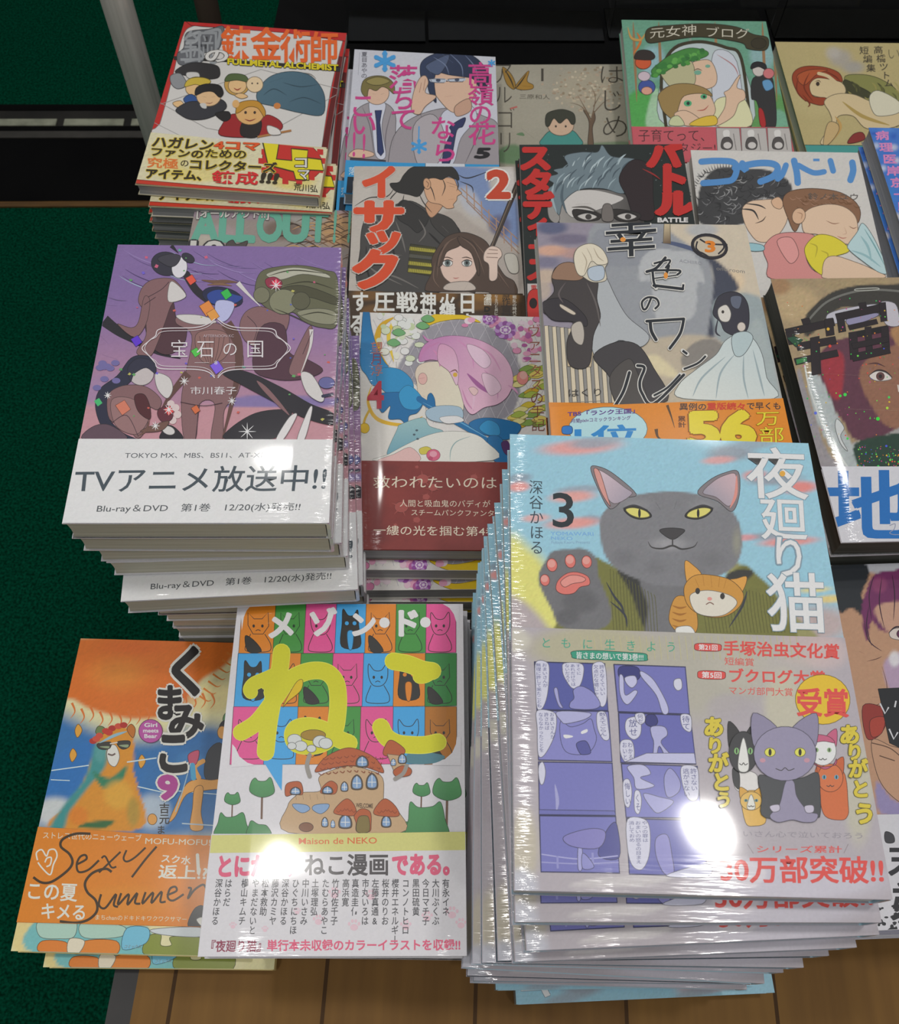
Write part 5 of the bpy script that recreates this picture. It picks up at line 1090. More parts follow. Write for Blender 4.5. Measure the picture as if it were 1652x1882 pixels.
# ================================================================== 9 sleeping pair on white
def art_kou():
    a = Art(POSE['kou'], 136, 193.4); a.z(1100, 0, 2.993); a.bgc('bdbab5'); a.gain = 1.5
    BL = '4c80b6'
    HD = '2b2b2c'
    a.soft('560,1230 548,1080 580,990 640,930 720,920 800,930 900,930 1000,960 1060,1020 1050,1080 1000,1110 900,1090 820,1130 800,1230', '3a3a3b', 8)
    for k in range(130):
        x = random.uniform(570, 1040); y = random.uniform(930, 1220)
        if y > 1110 and x > 790: continue
        th = random.uniform(0, 3); a.s([(x, y), (x + 30 * math.cos(th), y + 20 * math.sin(th)), (x + 50 * math.cos(th + .8), y + 42 * math.sin(th + .8))], 5, random.choice([HD, HD, '6c6c6e', '8c8c8c']), 2)
    for k in range(34): th = 2.2 + k * .09; x = 700 + 170 * math.cos(th); y = 1070 + 150 * math.sin(th); a.s([(x, y), (x + 22 * math.cos(th), y + 22 * math.sin(th) - 6)], 5, HD, 1)
    SK, SK2 = 'c6a284', 'd0b096'
    a.p('790,1150 830,1110 900,1100 990,1100 1040,1140 1030,1230 960,1320 880,1330 830,1280 800,1220', SK2); a.p('950,1105 990,1085 1015,1120 1000,1150 965,1140', SK); a.s('860,1230 900,1215 920,1190', 6, '4a3a32', 2); a.s('780,1150 850,1160 880,1210', 10, HD, 2); a.s('800,1120 880,1130 920,1150', 8, HD, 2); a.s('850,1310 880,1312', 5, 'a06a58', 2); a.blob(950, 1240, 40, 40, 'd8b4a0')
    HB = '7c5a42'
    a.p('1012,1110 1040,1060 1120,1040 1220,1040 1330,1060 1410,1110 1440,1170 1420,1230 1360,1160 1250,1130 1130,1200 1080,1275 1040,1200', HB)
    for k in range(36): x = random.uniform(1040, 1410); y = 1060 + abs(x - 1200) * .15 + random.uniform(0, 60); a.s([(x, y), (x + 18, y + 14), (x + 40, y + 8)], 5, random.choice(['68482f', '94705a']), 2)
    a.p('1120,1200 1160,1150 1260,1125 1350,1140 1410,1190 1425,1260 1415,1320 1370,1345 1290,1320 1200,1290 1130,1280', SK2); a.e(1100, 1190, 36, 44, SK, 15); a.s('1090,1170 1118,1180 1112,1210', 5, '9a765c', 2); a.s('1250,1215 1290,1232 1325,1228', 5, '8a6450', 2); a.s('1375,1245 1400,1258 1420,1250', 5, '8a6450', 2); a.s('1310,1300 1340,1312 1365,1308', 5, 'a8685a', 2); a.s('1350,1250 1362,1285 1340,1290', 3, 'b08c74', 2); a.blob(1320, 1290, 40, 30, 'd8b0a0', .7)
    a.p('905,1370 960,1300 1050,1280 1170,1290 1200,1330 1140,1400 1170,1480 1240,1535 950,1535 930,1450', 'c0807c'); a.p('980,1330 1060,1310 1100,1400 1050,1450', 'ca8c88') ; a.p('1140,1350 1200,1295 1280,1300 1350,1340 1375,1385 1280,1420 1240,1470 1230,1515 1170,1470 1135,1400', 'c9bc34'); a.s('1220,1380 1260,1400 1250,1440', 8, 'a89c2c', 2); a.s('1160,1340 1200,1360 1190,1420', 8, 'a89c2c', 2)
    a.p('1245,1430 1300,1410 1400,1440 1500,1480 1570,1530 1260,1535 1230,1500', SK2); a.p('1420,1280 1450,1230 1500,1290 1560,1410 1590,1500 1540,1500 1440,1430 1380,1380 1370,1350', 'a8c0c2'); a.s('1440,1300 1480,1360 1500,1440', 14, '86a8ac', 2); a.s('1390,1380 1470,1410 1550,1470', 12, '86a8ac', 2); a.s('1460,1260 1520,1360 1570,1460', 7, '6a9498', 2); a.p('820,1340 900,1350 905,1380 830,1380', '8ab0b8')
    a.s('565,890 640,885 730,890 760,920 740,985 680,1000 575,1008', 34, BL); a.s('790,900 810,935 790,920', 36, BL); a.s('750,925 860,900 950,900 985,925 960,970 890,1000', 36, BL); a.s('1030,910 1010,960 985,985', 32, BL); a.s('1075,885 1090,950 1095,1005', 36, BL); a.s('1100,910 1180,950 1240,945', 30, BL); a.s('1180,880 1215,880', 14, BL); a.s('1275,885 1290,940', 32, BL); a.s('1395,895 1400,940 1385,990', 36, BL)
    a.t('鈴ノ木ユウ', 1150, 1062, 1430, 1100, '54504c', .0, 4, 4); a.s('1150,985 1330,990', 2, 'b0b4b8')
    return a

# ================================================================== 10 dark cover, red lettering
def art_battle():
    a = Art(POSE['battle'], 128, 182); a.z(600, 0, 2.753); a.bgc('1f2523'); a.gain = 1.45
    for k in range(60): x, y = random.uniform(985, 1720), random.uniform(745, 1500); a.e(x, y, random.uniform(1, 4), random.uniform(1, 4), '566060', n=6)
    a.p('1140,1000 1240,970 1400,960 1560,1010 1600,1110 1590,1300 1220,1300 1180,1130', '8e8a86', ((1200, 1000), (1620, 1060), '2c2928')); a.p('1200,990 1330,960 1460,985 1500,1010 1380,1060 1240,1100', 'b8b4b0'); a.p('1120,1030 1150,1020 1180,1100 1160,1130 1125,1100', '8a8682')
    G1, G2 = '66757c', '8d9ea4'
    a.p('1110,900 1170,880 1150,860 1220,840 1205,790 1290,770 1370,770 1395,735 1440,790 1530,800 1560,810 1540,850 1560,920 1500,980 1400,955 1280,960 1200,1020 1175,1090 1140,1000 1120,960 1150,930', G1)
    for k in range(46):
        x = random.uniform(1150, 1500); y = random.uniform(790, 950); a.s([(x, y + 30), (x + 14, y), (x + 42, y - 26)], 7, random.choice([G2, '45525a', 'a4b2b6', G1]), 2)
    for x in (1150, 1200): a.s([(x, 930), (x - 10, 1000), (x + 15, 1080)], 14, random.choice([G2, '4c5a62']), 2)
    a.p('1550,810 1640,850 1652,1000 1652,1110 1560,1100 1520,1000 1480,900', '2a2022')
    for x, m in ((1320, 1), (1520, -1)):
        a.p([(x - 70, 1060), (x + 60, 1080), (x + 50, 1115), (x - 50, 1115)], '2e2a28'); a.p([(x - 50, 1095), (x, 1080), (x + 48, 1098), (x, 1115)], 'b4b0ac'); a.e(x + 5, 1098, 16, 14, '3c3836'); a.s([(x - 60, 1092), (x, 1074), (x + 56, 1096)], 8, '1c1a1a', 2)
    a.s('1240,1050 1320,1050 1390,1085', 10, '54504c', 2); a.s('1260,1035 1340,1030', 6, '8a8682', 2); a.p('1400,1040 1440,1040 1450,1115 1395,1115', '6a6460')
    R = 'b02a26'
    for ch, x, y, rx, ry in (('ス', 1055, 800, 82, 66), ('タ', 1065, 925, 78, 66), ('デ', 1068, 1045, 74, 66), ('ィ', 1072, 1140, 60, 56), ('ー', 1080, 1250, 60, 50), ('ズ', 1085, 1360, 70, 60)): a.t(ch, x - rx, y - ry, x + rx, y + ry, R, .065)
    a.z(1100, 0, 2.993)
    for ch, x, y, rx, ry in (('バ', 360, 858, 92, 70), ('ト', 400, 985, 90, 80), ('ル', 420, 1120, 105, 70)): a.t(ch, x - rx, y - ry, x + rx, y + ry, R, .085)
    a.t('BATTLE', 325, 1200, 490, 1224, 'c4c2c0', .05)
    a.s('240,930 300,960 340,990', 8, '8a2a28', 2)
    a.z(600, 270, 3.304); a.pp('1218,830 1300,830 1300,1100 1225,1100', 'b4b0ac'); a.t('重', 1240, 838, 1278, 872, 'b02a26', .02); a.p('1225,890 1300,880 1300,1060 1228,1060', 'b4302a'); a.e(1255, 950, 22, 30, '241c1c')
    return a

# ================================================================== 11 red-framed cover
def art_fma():
    a = Art(POSE['fma'], 148, 210.4); a.z(0, 0, 2.503); a.bgc('a8231f'); a.gain = 1.5
    WH = 'bdbab6'
    a.p('885,122 960,125 1300,140 1520,155 1575,170 1560,250 1520,420 1480,680 1470,800 700,640 735,570 790,370 840,170', WH)
    a.pp('850,95 1600,150 1590,190 1300,150 880,118', 'ab2422'); a.pp('1600,150 1480,690 1510,690 1598,230', 'ab2422'); a.pp('1560,260 1598,265 1515,690 1480,685', 'ab2422'); a.pp('800,260 1570,310 1565,330 1040,285 800,275', '26221f')
    # grey metal first letter
    a.p('860,150 960,135 1030,125 1005,230 940,245 930,285 830,300 815,250 845,220', '5a5c60'); a.s('870,165 920,150 900,190 860,200', 14, '8f9294'); a.s('945,150 1010,140 1000,215', 14, '84878a'); a.s('830,240 910,230 930,270 830,275', 12, '8a8d90'); a.s('950,170 945,225', 12, '3a3b3e'); a.s('880,215 930,210', 12, '34353a'); a.t('鋼', 845, 140, 1005, 300, '85888b', .0)
    OR = 'cf5a22'
    for ch, x, y, rx, ry in (('錬', 1085, 200, 66, 76), ('金', 1225, 205, 68, 76), ('術', 1360, 215, 66, 76), ('師', 1490, 225, 64, 74)): a.t(ch, x - rx, y - ry, x + rx, y + ry, OR, .05, ol='3a1c10', ow=.03)
    a.t('の', 940, 225, 1055, 290, 'c4c2be', .03, ol='55524e', ow=.03)
    a.t('FULLMETAL ALCHEMIST', 1048, 272, 1555, 298, 'c4b41e', .04, 0, 30, ol='26221f', ow=.04)
    # plain stand-ins for the crowd on the cover: tables, coats and round heads
    for q in ('740,480 1200,320 1560,410', '700,560 880,650 1200,690', '1180,640 1560,430', '730,470 950,590 1060,610'): a.s(q, 2.5, '8a8885', curve=False)
    a.s('1330,335 1420,340 1455,365', 5, '77746f', 2)
    a.p('805,330 880,290 990,300 1012,330 1000,360 930,365 860,350', '2c2a2b'); a.p('860,335 910,335 915,360 865,360', 'b8b6b2'); a.p('785,350 830,340 860,390 820,410 790,390', '7f8184')
    a.p('1185,420 1240,355 1330,330 1420,345 1475,400 1495,460 1480,530 1380,520 1260,490 1190,470', '486472', ((1200, 350), (1450, 530), '3c5664'))
    for q in ('1210,440 1260,410 1320,440', '1300,380 1380,400 1460,390', '1330,470 1400,450 1480,480', '1240,380 1300,360'): a.s(q, 4, '263a44', 2)
    a.e(1090, 390, 58, 50, 'b08c48'); a.e(1092, 395, 42, 36, 'cda878'); a.p('1035,375 1050,345 1090,340 1130,350 1142,378 1090,370', '4a5a34'); a.s('1075,405 1092,415 1110,404', 6, '8a3028', 2); a.p('1080,440 1110,430 1140,445 1110,455', 'cda878')
    a.e(1172, 390, 38, 36, 'cdb490'); a.e(1160, 385, 4, 4, '443'+'a30'); a.e(1185, 385, 4, 4, '443'+'a30')
    a.e(905, 395, 52, 40, 'b49a3a'); a.e(890, 410, 36, 30, 'cda878'); a.p('850,400 870,365 930,358 970,375 940,400 900,390', 'b8a03a'); a.p('845,455 880,435 910,460 900,490 860,480', '2a4a80'); a.p('795,475 830,465 845,485 815,495', 'cda878')
    a.p('810,505 870,470 950,470 1020,460 1040,500 960,545 880,552 830,530', '2f2f34'); a.e(960, 445, 56, 46, 'c8a67e'); a.p('900,440 905,405 950,388 1010,395 1028,430 1010,450 980,425 940,425', '1f1d1e'); a.s('930,446 950,450', 4, '443830', 2); a.s('970,450 990,446', 4, '443830', 2); a.s('945,475 965,478 980,472', 4, '8a5a48', 2); a.p('920,480 945,478 950,500 930,498', 'b4b2ae')
    a.p('1015,625 1025,570 1060,530 1110,530 1180,560 1230,530 1290,560 1290,600 1180,632', '8c2224'); a.p('1120,560 1200,555 1185,630 1110,625', '26201f'); a.e(1150, 520, 66, 56, 'c59a62'); a.p('1085,520 1095,480 1140,465 1190,470 1220,510 1215,540 1185,500 1140,495 1100,520', 'ad7e2c'); a.e(1130, 520, 6, 7, '3a2c24'); a.e(1172, 520, 6, 7, '3a2c24'); a.s('1125,550 1150,558 1178,548', 6, '7a342c', 2); a.p('990,525 1050,515 1060,545 1030,560', '232021'); a.e(1085, 480, 16, 18, 'c59a62'); a.s('1185,632 1340,602', 9, '9a6a3c'); a.p('1230,580 1280,595 1290,620 1240,620', 'c4c0bb'); a.e(1275, 488, 16, 14, 'b4713a')
    a.band(688, 612, 1510, 690, 'c4bd9c'); a.blob(780, 740, 120, 110, 'c8b656', .5); a.blob(1000, 720, 150, 60, 'c6b65c', .5); a.blob(900, 810, 200, 40, 'cdb648', .5); a.blob(1350, 840, 130, 50, 'c4b040', .6); a.blob(1100, 640, 200, 30, 'bdbab2', .6); a.noise['band'] = .05
    a.e(1345, 740, 140, 95, 'b02a24', 15)
    for k in range(14): t = k * .449; x, y = 1345 + 142 * math.cos(t), 745 + 96 * math.sin(t); a.pp([(x - 14, y - 14), (x + 14, y - 12), (x + 14, y + 14), (x - 14, y + 12)], 'b02a24')
    FQ = '1212,660 1282,668 1270,738 1345,745 1342,690 1416,697 1412,732 1476,740 1488,788 1418,784 1420,832 1362,828 1352,792 1235,762'
    a.s(FQ, 11, '2a2418', curve=False, closed=True); a.pp(FQ, 'c9bc22')
    a.t('コ', 1350, 725, 1420, 780, 'c8c6c0', .02, ol='2a2418', ow=.06); a.t('マ', 1370, 780, 1425, 832, 'c8c6c0', .02, ol='2a2418', ow=.06)
    K = '2f2718'; YO = 'c4ae3a'
    a.t('ハガレン', 705, 630, 985, 682, K, .04, -4, 18, ol=YO, ow=.05, sk=.15); a.t('4コマ', 990, 650, 1195, 692, 'c85022', .05, -4, 8, ol=K, ow=.02)
    a.t('ファンの', 695, 682, 940, 722, K, .04, -4, 14, ol=YO, ow=.05); a.t('ための', 945, 690, 1138, 732, K, .03, -4, 6, ol=YO, ow=.05)
    a.t('究極', 680, 728, 822, 775, 'c86a2c', .05, -3, 8, ol='7a2a14', ow=.03); a.t('の', 830, 738, 870, 772, K, .02); a.t('コレクターズ', 872, 738, 1275, 785, K, .04, -4, 18, ol=YO, ow=.05)
    a.t('アイテム、', 672, 780, 965, 826, K, .05, -4, 12, ol=YO, ow=.05); a.t('錬成', 980, 792, 1190, 850, 'c0282a', .06, -4, 8, ol='5a1414', ow=.03); a.t('!!!', 1205, 802, 1280, 845, K, .05, -4, 6, sk=.2)
    a.t('荒川弘', 1352, 846, 1462, 880, '2f2a18', .02, 0, 12)
    a.pp('622,830 1480,905 1478,925 620,848', 'b0321f')
    return a

# ================================================================== 12 two boys in grey jackets
def art_takane():
    a = Art(POSE['takane'], 128, 182); a.z(600, 0, 2.753); a.bgc('b3b4bc'); a.gain = 1.5
    JK, JK2, SK = '8b8589', '9c969a', 'c2a28c'
    a.p('110,830 120,640 150,560 215,520 290,520 340,560 350,640 320,830', JK); a.p('215,520 260,520 300,530 280,640 300,790 250,790 230,640', 'b8bac6'); a.pp('245,560 280,558 270,620 290,770 275,790 258,770 252,620', '28325a'); a.s('180,540 220,640 240,790', 4, '5c565c', 2); a.s('330,560 300,680 300,790', 4, '5c565c', 2)
    a.e(255, 470, 62, 60, SK); a.p('175,450 190,405 240,385 300,390 340,425 342,475 310,450 280,440 250,460 215,450 205,490 185,480', '6c6238'); a.p('200,410 260,390 320,410 280,430 230,430', '857a48'); a.s('232,475 250,478', 4, '4a3c34', 2); a.s('275,478 292,474', 4, '4a3c34', 2); a.s('255,505 270,506', 3, '9a6a5c', 2)
    a.pp('120,800 300,812 300,830 120,830', '3a3a44'); a.p('150,755 230,770 235,790 170,800 110,790', SK)
    a.p('310,830 340,690 430,600 580,550 700,560 800,590 870,640 880,840 310,840', JK); a.p('600,560 720,530 760,600 680,700 640,830 560,830 570,640', 'b4b6c2'); a.p('625,640 700,595 690,640 660,660 640,760 620,830 585,830 600,740 630,670', '2a3054'); a.s('470,570 520,680 560,830', 5, '5a545a', 2); a.s('800,600 760,700 700,830', 5, '5a545a', 2); a.s('350,660 330,760', 5, '5a545a', 2); a.p('440,640 540,580 600,700 560,830 460,830', JK2)
    a.p('530,390 600,340 720,350 760,420 740,500 700,560 640,570 590,530 540,460', SK); a.p('650,540 720,500 730,560 660,590', 'b08c78')
    HR = '2c3650'
    a.p('475,330 510,290 590,262 680,262 750,290 800,340 830,400 810,440 800,500 770,440 740,400 690,390 620,380 560,370 545,420 555,520 520,470 505,400 480,400', HR, ((520, 280), (780, 460), '20283c')); a.p('500,340 560,300 620,280 600,340 560,380', '47526c')
    for q in ('540,290 600,330 620,380', '620,270 680,330 690,390', '700,280 750,340 770,420', '510,330 530,380', '580,270 640,320'): a.s(q, 5, '66728c', 2)
    a.s('520,400 610,412', 5, '32303a'); a.s('610,412 700,408', 4, '32303a'); a.p('525,400 600,400 595,420 535,418', 'a8b0bc'); a.p('615,402 700,396 690,414 622,414', 'a8b0bc'); a.e(565, 408, 12, 8, '3c4458'); a.e(660, 405, 12, 8, '3c4458'); a.s('525,400 600,402 594,420 534,418', 3, '32303a', closed=True, curve=False); a.s('614,402 700,396 690,415 622,415', 3, '32303a', closed=True, curve=False); a.s('600,490 640,485', 4, '9a6a5c', 2)
    a.p('440,470 470,400 500,385 515,420 500,470 555,490 500,540 470,580 430,560', SK); a.s('480,420 470,470', 3, '96705c'); a.s('500,400 490,460', 3, '96705c')
    PK = 'b43a78'
    for q in ('185,505 200,512', ): pass
    for ch, x, y, rx, ry in (('落', 390, 392, 72, 60), ('ち', 390, 500, 60, 62), ('て', 390, 605, 66, 60), ('こ', 185, 535, 66, 64), ('い', 190, 630, 66, 60), ('!', 140, 730, 40, 60), ('!', 190, 740, 40, 60), ('高', 780, 375, 64, 58), ('嶺', 782, 480, 64, 56), ('の', 780, 580, 60, 56), ('花', 788, 680, 70, 56), ('な', 590, 650, 64, 60), ('ら', 600, 765, 66, 60)): a.t(ch, x - rx, y - ry, x + rx, y + ry, PK, .012, -3)
    for x, y, r in ((295, 312, 58), (468, 742, 42), (835, 320, 20)):
        for q in range(6): a.s([(x, y), (x + r * .9 * math.cos(q * 1.047 + .52), y + r * .75 * math.sin(q * 1.047 + .52))], r * .34, '3f8ac0'); a.e(x + r * .8 * math.cos(q * 1.047 + .52), y + r * .66 * math.sin(q * 1.047 + .52), r * .24, r * .18, '3f8ac0')
    a.s('296,250 296,280', 12, '3f8ac0'); a.s('468,640 466,720', 6, '3f8ac0')
    a.t('夏目あやの', 176, 262, 208, 398, '4a4a54', .0, -2, 0, 1); a.s('168,265 160,380', 2, '8a8a94'); a.t('5', 762, 752, 825, 800, '1e1c20', .06, -6, sk=.15)
    a.band(105, 822, 880, 838, '2f86b8'); a.t('落', 112, 850, 150, 890, 'c4d4dc', 0); a.pp('500,820 700,828 700,1000 500,1000', 'b8bcc2'); a.pp('108,900 140,900 128,985 100,985', '1a2430')
    return a

# ================================================================== 13..18
def art_hajime():
    a = Art(POSE['hajime'], 128, 182); a.z(600, 0, 2.753); a.bgc('8f8a7c'); a.gain = 1.5
    a.blob(1010, 520, 200, 200, '979283', .6); a.blob(1300, 450, 180, 130, '9c937f', .7)
    for k in range(170):
        x, y = random.gauss(1310, 95), random.gauss(450, 62); a.e(x, y, random.uniform(4, 11), random.uniform(3, 8), random.choice(['a89c86', '9f8f7c', '94836f', 'b0a691', '857762']), n=8)
    a.p('1322,735 1328,620 1300,560 1320,570 1338,600 1350,560 1360,600 1345,650 1350,735', '5e4c3c')
    for q in ('1338,610 1290,540 1230,520', '1340,600 1360,500 1340,440', '1345,580 1400,520 1440,500', '1320,570 1270,480', '1350,540 1390,470'): a.s(q, 6, '6a5846', 1)
    a.soft('870,760 940,730 1000,750 1060,790 990,830 870,820', '5a7454', 20); a.soft('1280,730 1500,715 1540,735 1290,745', '6a7860', 10)
    for k in range(16): x = 880 + k * 10; a.s([(x, 790), (x + 6, 755 + (k % 4) * 6)], 4, '55704c', 1)
    a.p('1090,735 1100,690 1140,660 1190,680 1240,660 1275,690 1285,735', '3f8078'); a.e(1185, 635, 66, 52, 'b89c84'); a.p('1108,630 1112,580 1150,560 1200,555 1250,575 1258,620 1240,630 1215,600 1180,625 1150,600 1125,640', '35362c'); a.e(1160, 640, 5, 6, '3a322c'); a.e(1210, 640, 5, 6, '3a322c'); a.s('1178,668 1194,668', 3, '8a5a4c', 2)
    a.p('890,340 930,370 955,420 950,452 925,440 905,410', '8a6a2c'); a.p('955,440 1000,380 1025,360 1015,410 1045,430 1040,450 990,455', '94702c'); a.s('900,350 930,400 950,450', 7, '2a241c', 2); a.s('1015,370 980,420 955,450', 7, '2a241c', 2); a.s('1040,440 990,435', 6, '2a241c', 2); a.s('950,445 990,460', 10, '2a241c', 2)
    for ch, x, y, rx, ry in (('は', 1440, 378, 66, 50), ('じ', 1440, 508, 62, 60), ('め', 1460, 640, 72, 62), ('ア', 890, 370, 50, 60), ('ル', 895, 480, 46, 50), ('ゴ', 905, 600, 50, 56), ('リ', 905, 720, 44, 60)): a.t(ch, x - rx, y - ry, x + rx, y + ry, '3c372f', -.012)
    a.t('1', 1086, 345, 1098, 412, '3c372f', -.01); a.t('三原和人', 975, 476, 1130, 500, '4a453a', 0, 0, 4); a.s('930,550 965,540', 8, 'a85a54'); a.s('985,650 1050,700', 4, '4a5040', 2); a.p('960,680 990,670 1000,688', '5a7454')
    return a

def art_god():
    a = Art(POSE['god'], 135.7, 193); a.z(1100, 0, 2.993); a.bgc('5f8f78'); a.gain = 1.5; a.noise['cover'] = .05
    a.blob(300, 340, 90, 120, '8aaab4', .8); a.blob(900, 300, 90, 120, '86a4a8', .8); a.soft('170,520 340,500 380,700 180,700', '4a9448', 30); a.soft('820,540 1000,520 1060,700 840,700', '56884c', 30); a.soft('300,500 340,520 370,690 260,690', '94b494', 16); a.soft('990,600 1060,690 900,690', '6a9a80', 20)
    for x in (190, 330, 500, 640, 900, 960): a.s([(x, 120), (x + 8, 300), (x + 20, 560)], 16, random.choice(['8a6a4a', '7a8a80', '94704c']), 2)
    a.p('410,260 560,230 700,260 780,320 840,690 370,690 340,450', 'a8b4b4'); a.s('370,690 345,440 400,280 540,230 700,262 785,325 835,690', 18, '35301f')
    a.p('640,280 760,340 790,690 660,690 620,450', 'b8bcc4'); a.s('650,300 740,360 770,420', 6, 'a06c6c', 2)
    SK = 'c8aa90'
    a.p('500,360 570,330 620,340 650,410 640,470 580,490 520,460', SK); a.p('335,370 400,330 500,330 530,400 520,470 420,490 360,440', 'a8a480'); a.p('290,390 330,350 400,300 500,265 590,280 600,305 540,330 450,350 360,400 310,420', '3f7a38')
    for k in range(40): x = random.uniform(300, 590); y = 400 - (x - 300) * .38 + random.uniform(-26, 22); a.e(x, y, 15, 11, random.choice(['4a8a3c', '347034', '5a9a48', '2f6430']))
    a.e(545, 400, 20, 13, '6a9a84'); a.s('520,390 545,380 570,390', 5, '5a4a3a', 2); a.e(600, 365, 14, 9, '6a9a84'); a.s('600,440 630,435', 5, 'a8605c', 2)
    a.p('640,560 720,530 800,540 840,690 640,690', 'c6c49c'); a.p('690,600 700,540 690,510 720,490 760,430 780,415 760,480 800,500 805,545 770,570 740,640 660,690 640,680', SK)
    a.p('340,560 345,500 420,465 520,465 590,500 630,560 640,620 590,670 500,680 430,640 370,620', SK); a.p('335,570 330,520 400,470 500,462 590,490 625,530 560,515 470,530 440,590 420,660 360,620', '8c7446'); a.e(490, 570, 22, 17, '4a9a6c'); a.e(578, 533, 18, 14, '4a9a6c'); a.e(492, 570, 9, 10, '26302a'); a.e(580, 534, 8, 8, '26302a'); a.s('540,610 580,605 605,580', 6, 'a04a40', 2); a.p('415,630 480,610 560,660 550,690 470,690', SK); a.p('500,690 560,650 640,640 640,690', 'c8a838'); a.p('400,650 440,640 470,690 390,690', 'b4b890')
    # small plain figures at the edges
    a.p('850,430 940,420 965,480 975,690 910,690 870,560 840,540', '2b2a2a'); a.p('880,600 905,610 920,690 890,690', '9a2424'); a.e(880, 385, 34, 36, 'b8b0aa'); a.p('838,380 845,350 880,340 918,355 920,385 880,368', '201e20'); a.e(935, 405, 30, 28, 'b86a6c'); a.p('900,450 940,440 960,480 920,500', '5a8ab0')
    a.e(245, 345, 44, 36, 'b8502c'); a.p('195,320 220,280 280,280 310,310 290,330 230,330', '2c2420'); a.e(265, 480, 46, 40, '3a4c8c'); a.e(265, 500, 30, 22, 'c4907c'); a.e(250, 420, 34, 26, 'b8a8b0'); a.s('190,300 230,230 210,180', 14, 'b8682c', 2); a.s('160,150 180,210 230,220 260,180', 14, 'b08a4c', 2)
    a.p('270,160 400,140 600,132 760,150 850,190 930,210 920,275 820,270 780,235 560,205 380,225 270,235', '3a3420'); a.e(880, 240, 42, 30, '322c1c')
    a.t('元女神', 280, 156, 540, 216, 'c4bfae', -.006, 0, -22); a.t('ブログ', 585, 148, 830, 206, 'c4bfae', -.006, 0, 12)
    a.band(180, 702, 1060, 704, 'b05058'); a.t('子育てって、', 215, 716, 620, 785, '40282a', -.004, 4, 0); a.t('ファンタジー!', 250, 790, 640, 850, '40282a', -.004, 4)
    for x0, x1 in ((645, 772), (780, 918), (926, 1050)):
        a.pp([(x0, 708), (x1, 710), (x1 + 14, 850), (x0 + 8, 850)], 'a8a4a0'); a.p([(x0 + 40, 725), (x0 + 70, 722), (x0 + 72, 755), (x0 + 42, 755)], 'c4c2be'); a.p([(x0 + 30, 820), (x0 + 35, 770), (x0 + 70, 760), (x0 + 90, 790), (x0 + 80, 825)], '4a4644'); a.e(x0 + 62, 805, 22, 18, 'b8b4b0'); a.s([(x0 + 95, 740), (x0 + 110, 830)], 4, '6a6664')
    return a

def art_taka():
    a = Art(POSE['taka'], 128, 182); a.z(1100, 0, 2.993); a.bgc('a89a6c'); a.gain = 1.5
    a.blob(1200, 520, 200, 160, 'b0a274', .6)
    a.blob(1330, 320, 90, 70, '9a948c', .9, .7); a.blob(1400, 370, 90, 50, '94908a', .9, .7); a.blob(1290, 290, 60, 50, 'a8a29a', .8, .7)
    SK = 'c0ad86'
    a.p('1350,430 1450,410 1560,440 1652,520 1652,690 1560,660 1450,560', '7a7a44'); a.p('1350,440 1420,470 1500,520 1420,560 1350,520', '3a3a22')
    for k in range(20): x = random.uniform(1360, 1640); y = random.uniform(430, 560); a.s([(x, y), (x + 20, y + 20), (x + 26, y + 46)], 10, random.choice(['8a8248', '5a5a30', '9c925a', '444424']), 2)
    a.p('1150,470 1200,430 1290,430 1350,470 1350,520 1260,540 1170,520', SK); a.p('1065,440 1080,390 1140,365 1240,370 1320,400 1340,450 1290,440 1200,430 1160,470 1180,530 1250,540 1230,580 1150,560 1100,520', '8a3a1e'); a.p('1090,420 1160,385 1260,385 1200,410 1130,470', 'a04c28')
    for q in ('1100,420 1090,500 1140,560', '1160,400 1130,480 1180,560', '1240,390 1300,420 1330,450', '1120,520 1160,570 1150,590'): a.s(q, 8, '6a2812', 2)
    a.e(1205, 462, 10, 12, '33281e'); a.s('1190,450 1210,444 1222,455', 4, '4a2c1c', 2); a.s('1240,505 1255,515', 4, '8a4a3a', 2); a.s('1210,405 1260,420 1310,460', 18, SK)
    a.p('1240,560 1300,520 1400,520 1500,560 1652,600 1652,690 1480,710 1400,640 1320,640 1300,700 1250,790 1220,780 1280,680 1270,620', SK); a.s('1340,560 1450,640 1600,690', 20, 'a0884c', 2); a.s('1300,640 1330,700 1280,780', 16, 'b08c50', 2); a.p('1260,680 1310,680 1320,720 1270,790 1235,795', 'b49a6c'); a.p('1490,530 1540,500 1652,560 1652,620 1540,640 1500,600', 'c4bfa8'); a.p('1400,740 1450,730 1460,770 1370,790', '7a2a26')
    for ch, x, y in (('短', 1460, 278), ('編', 1480, 325), ('集', 1498, 375), ('高', 1538, 275), ('橋', 1553, 322), ('ツ', 1568, 368), ('ト', 1580, 415), ('ム', 1596, 458)): a.t(ch, x - 25, y - 22, x + 25, y + 22, '3a342a', .01)
    a.t('い', 1585, 262, 1660, 330, '5a5440', -.015); a.pp('1050,798 1652,804 1652,900 1060,900', '3f8a84')
    return a

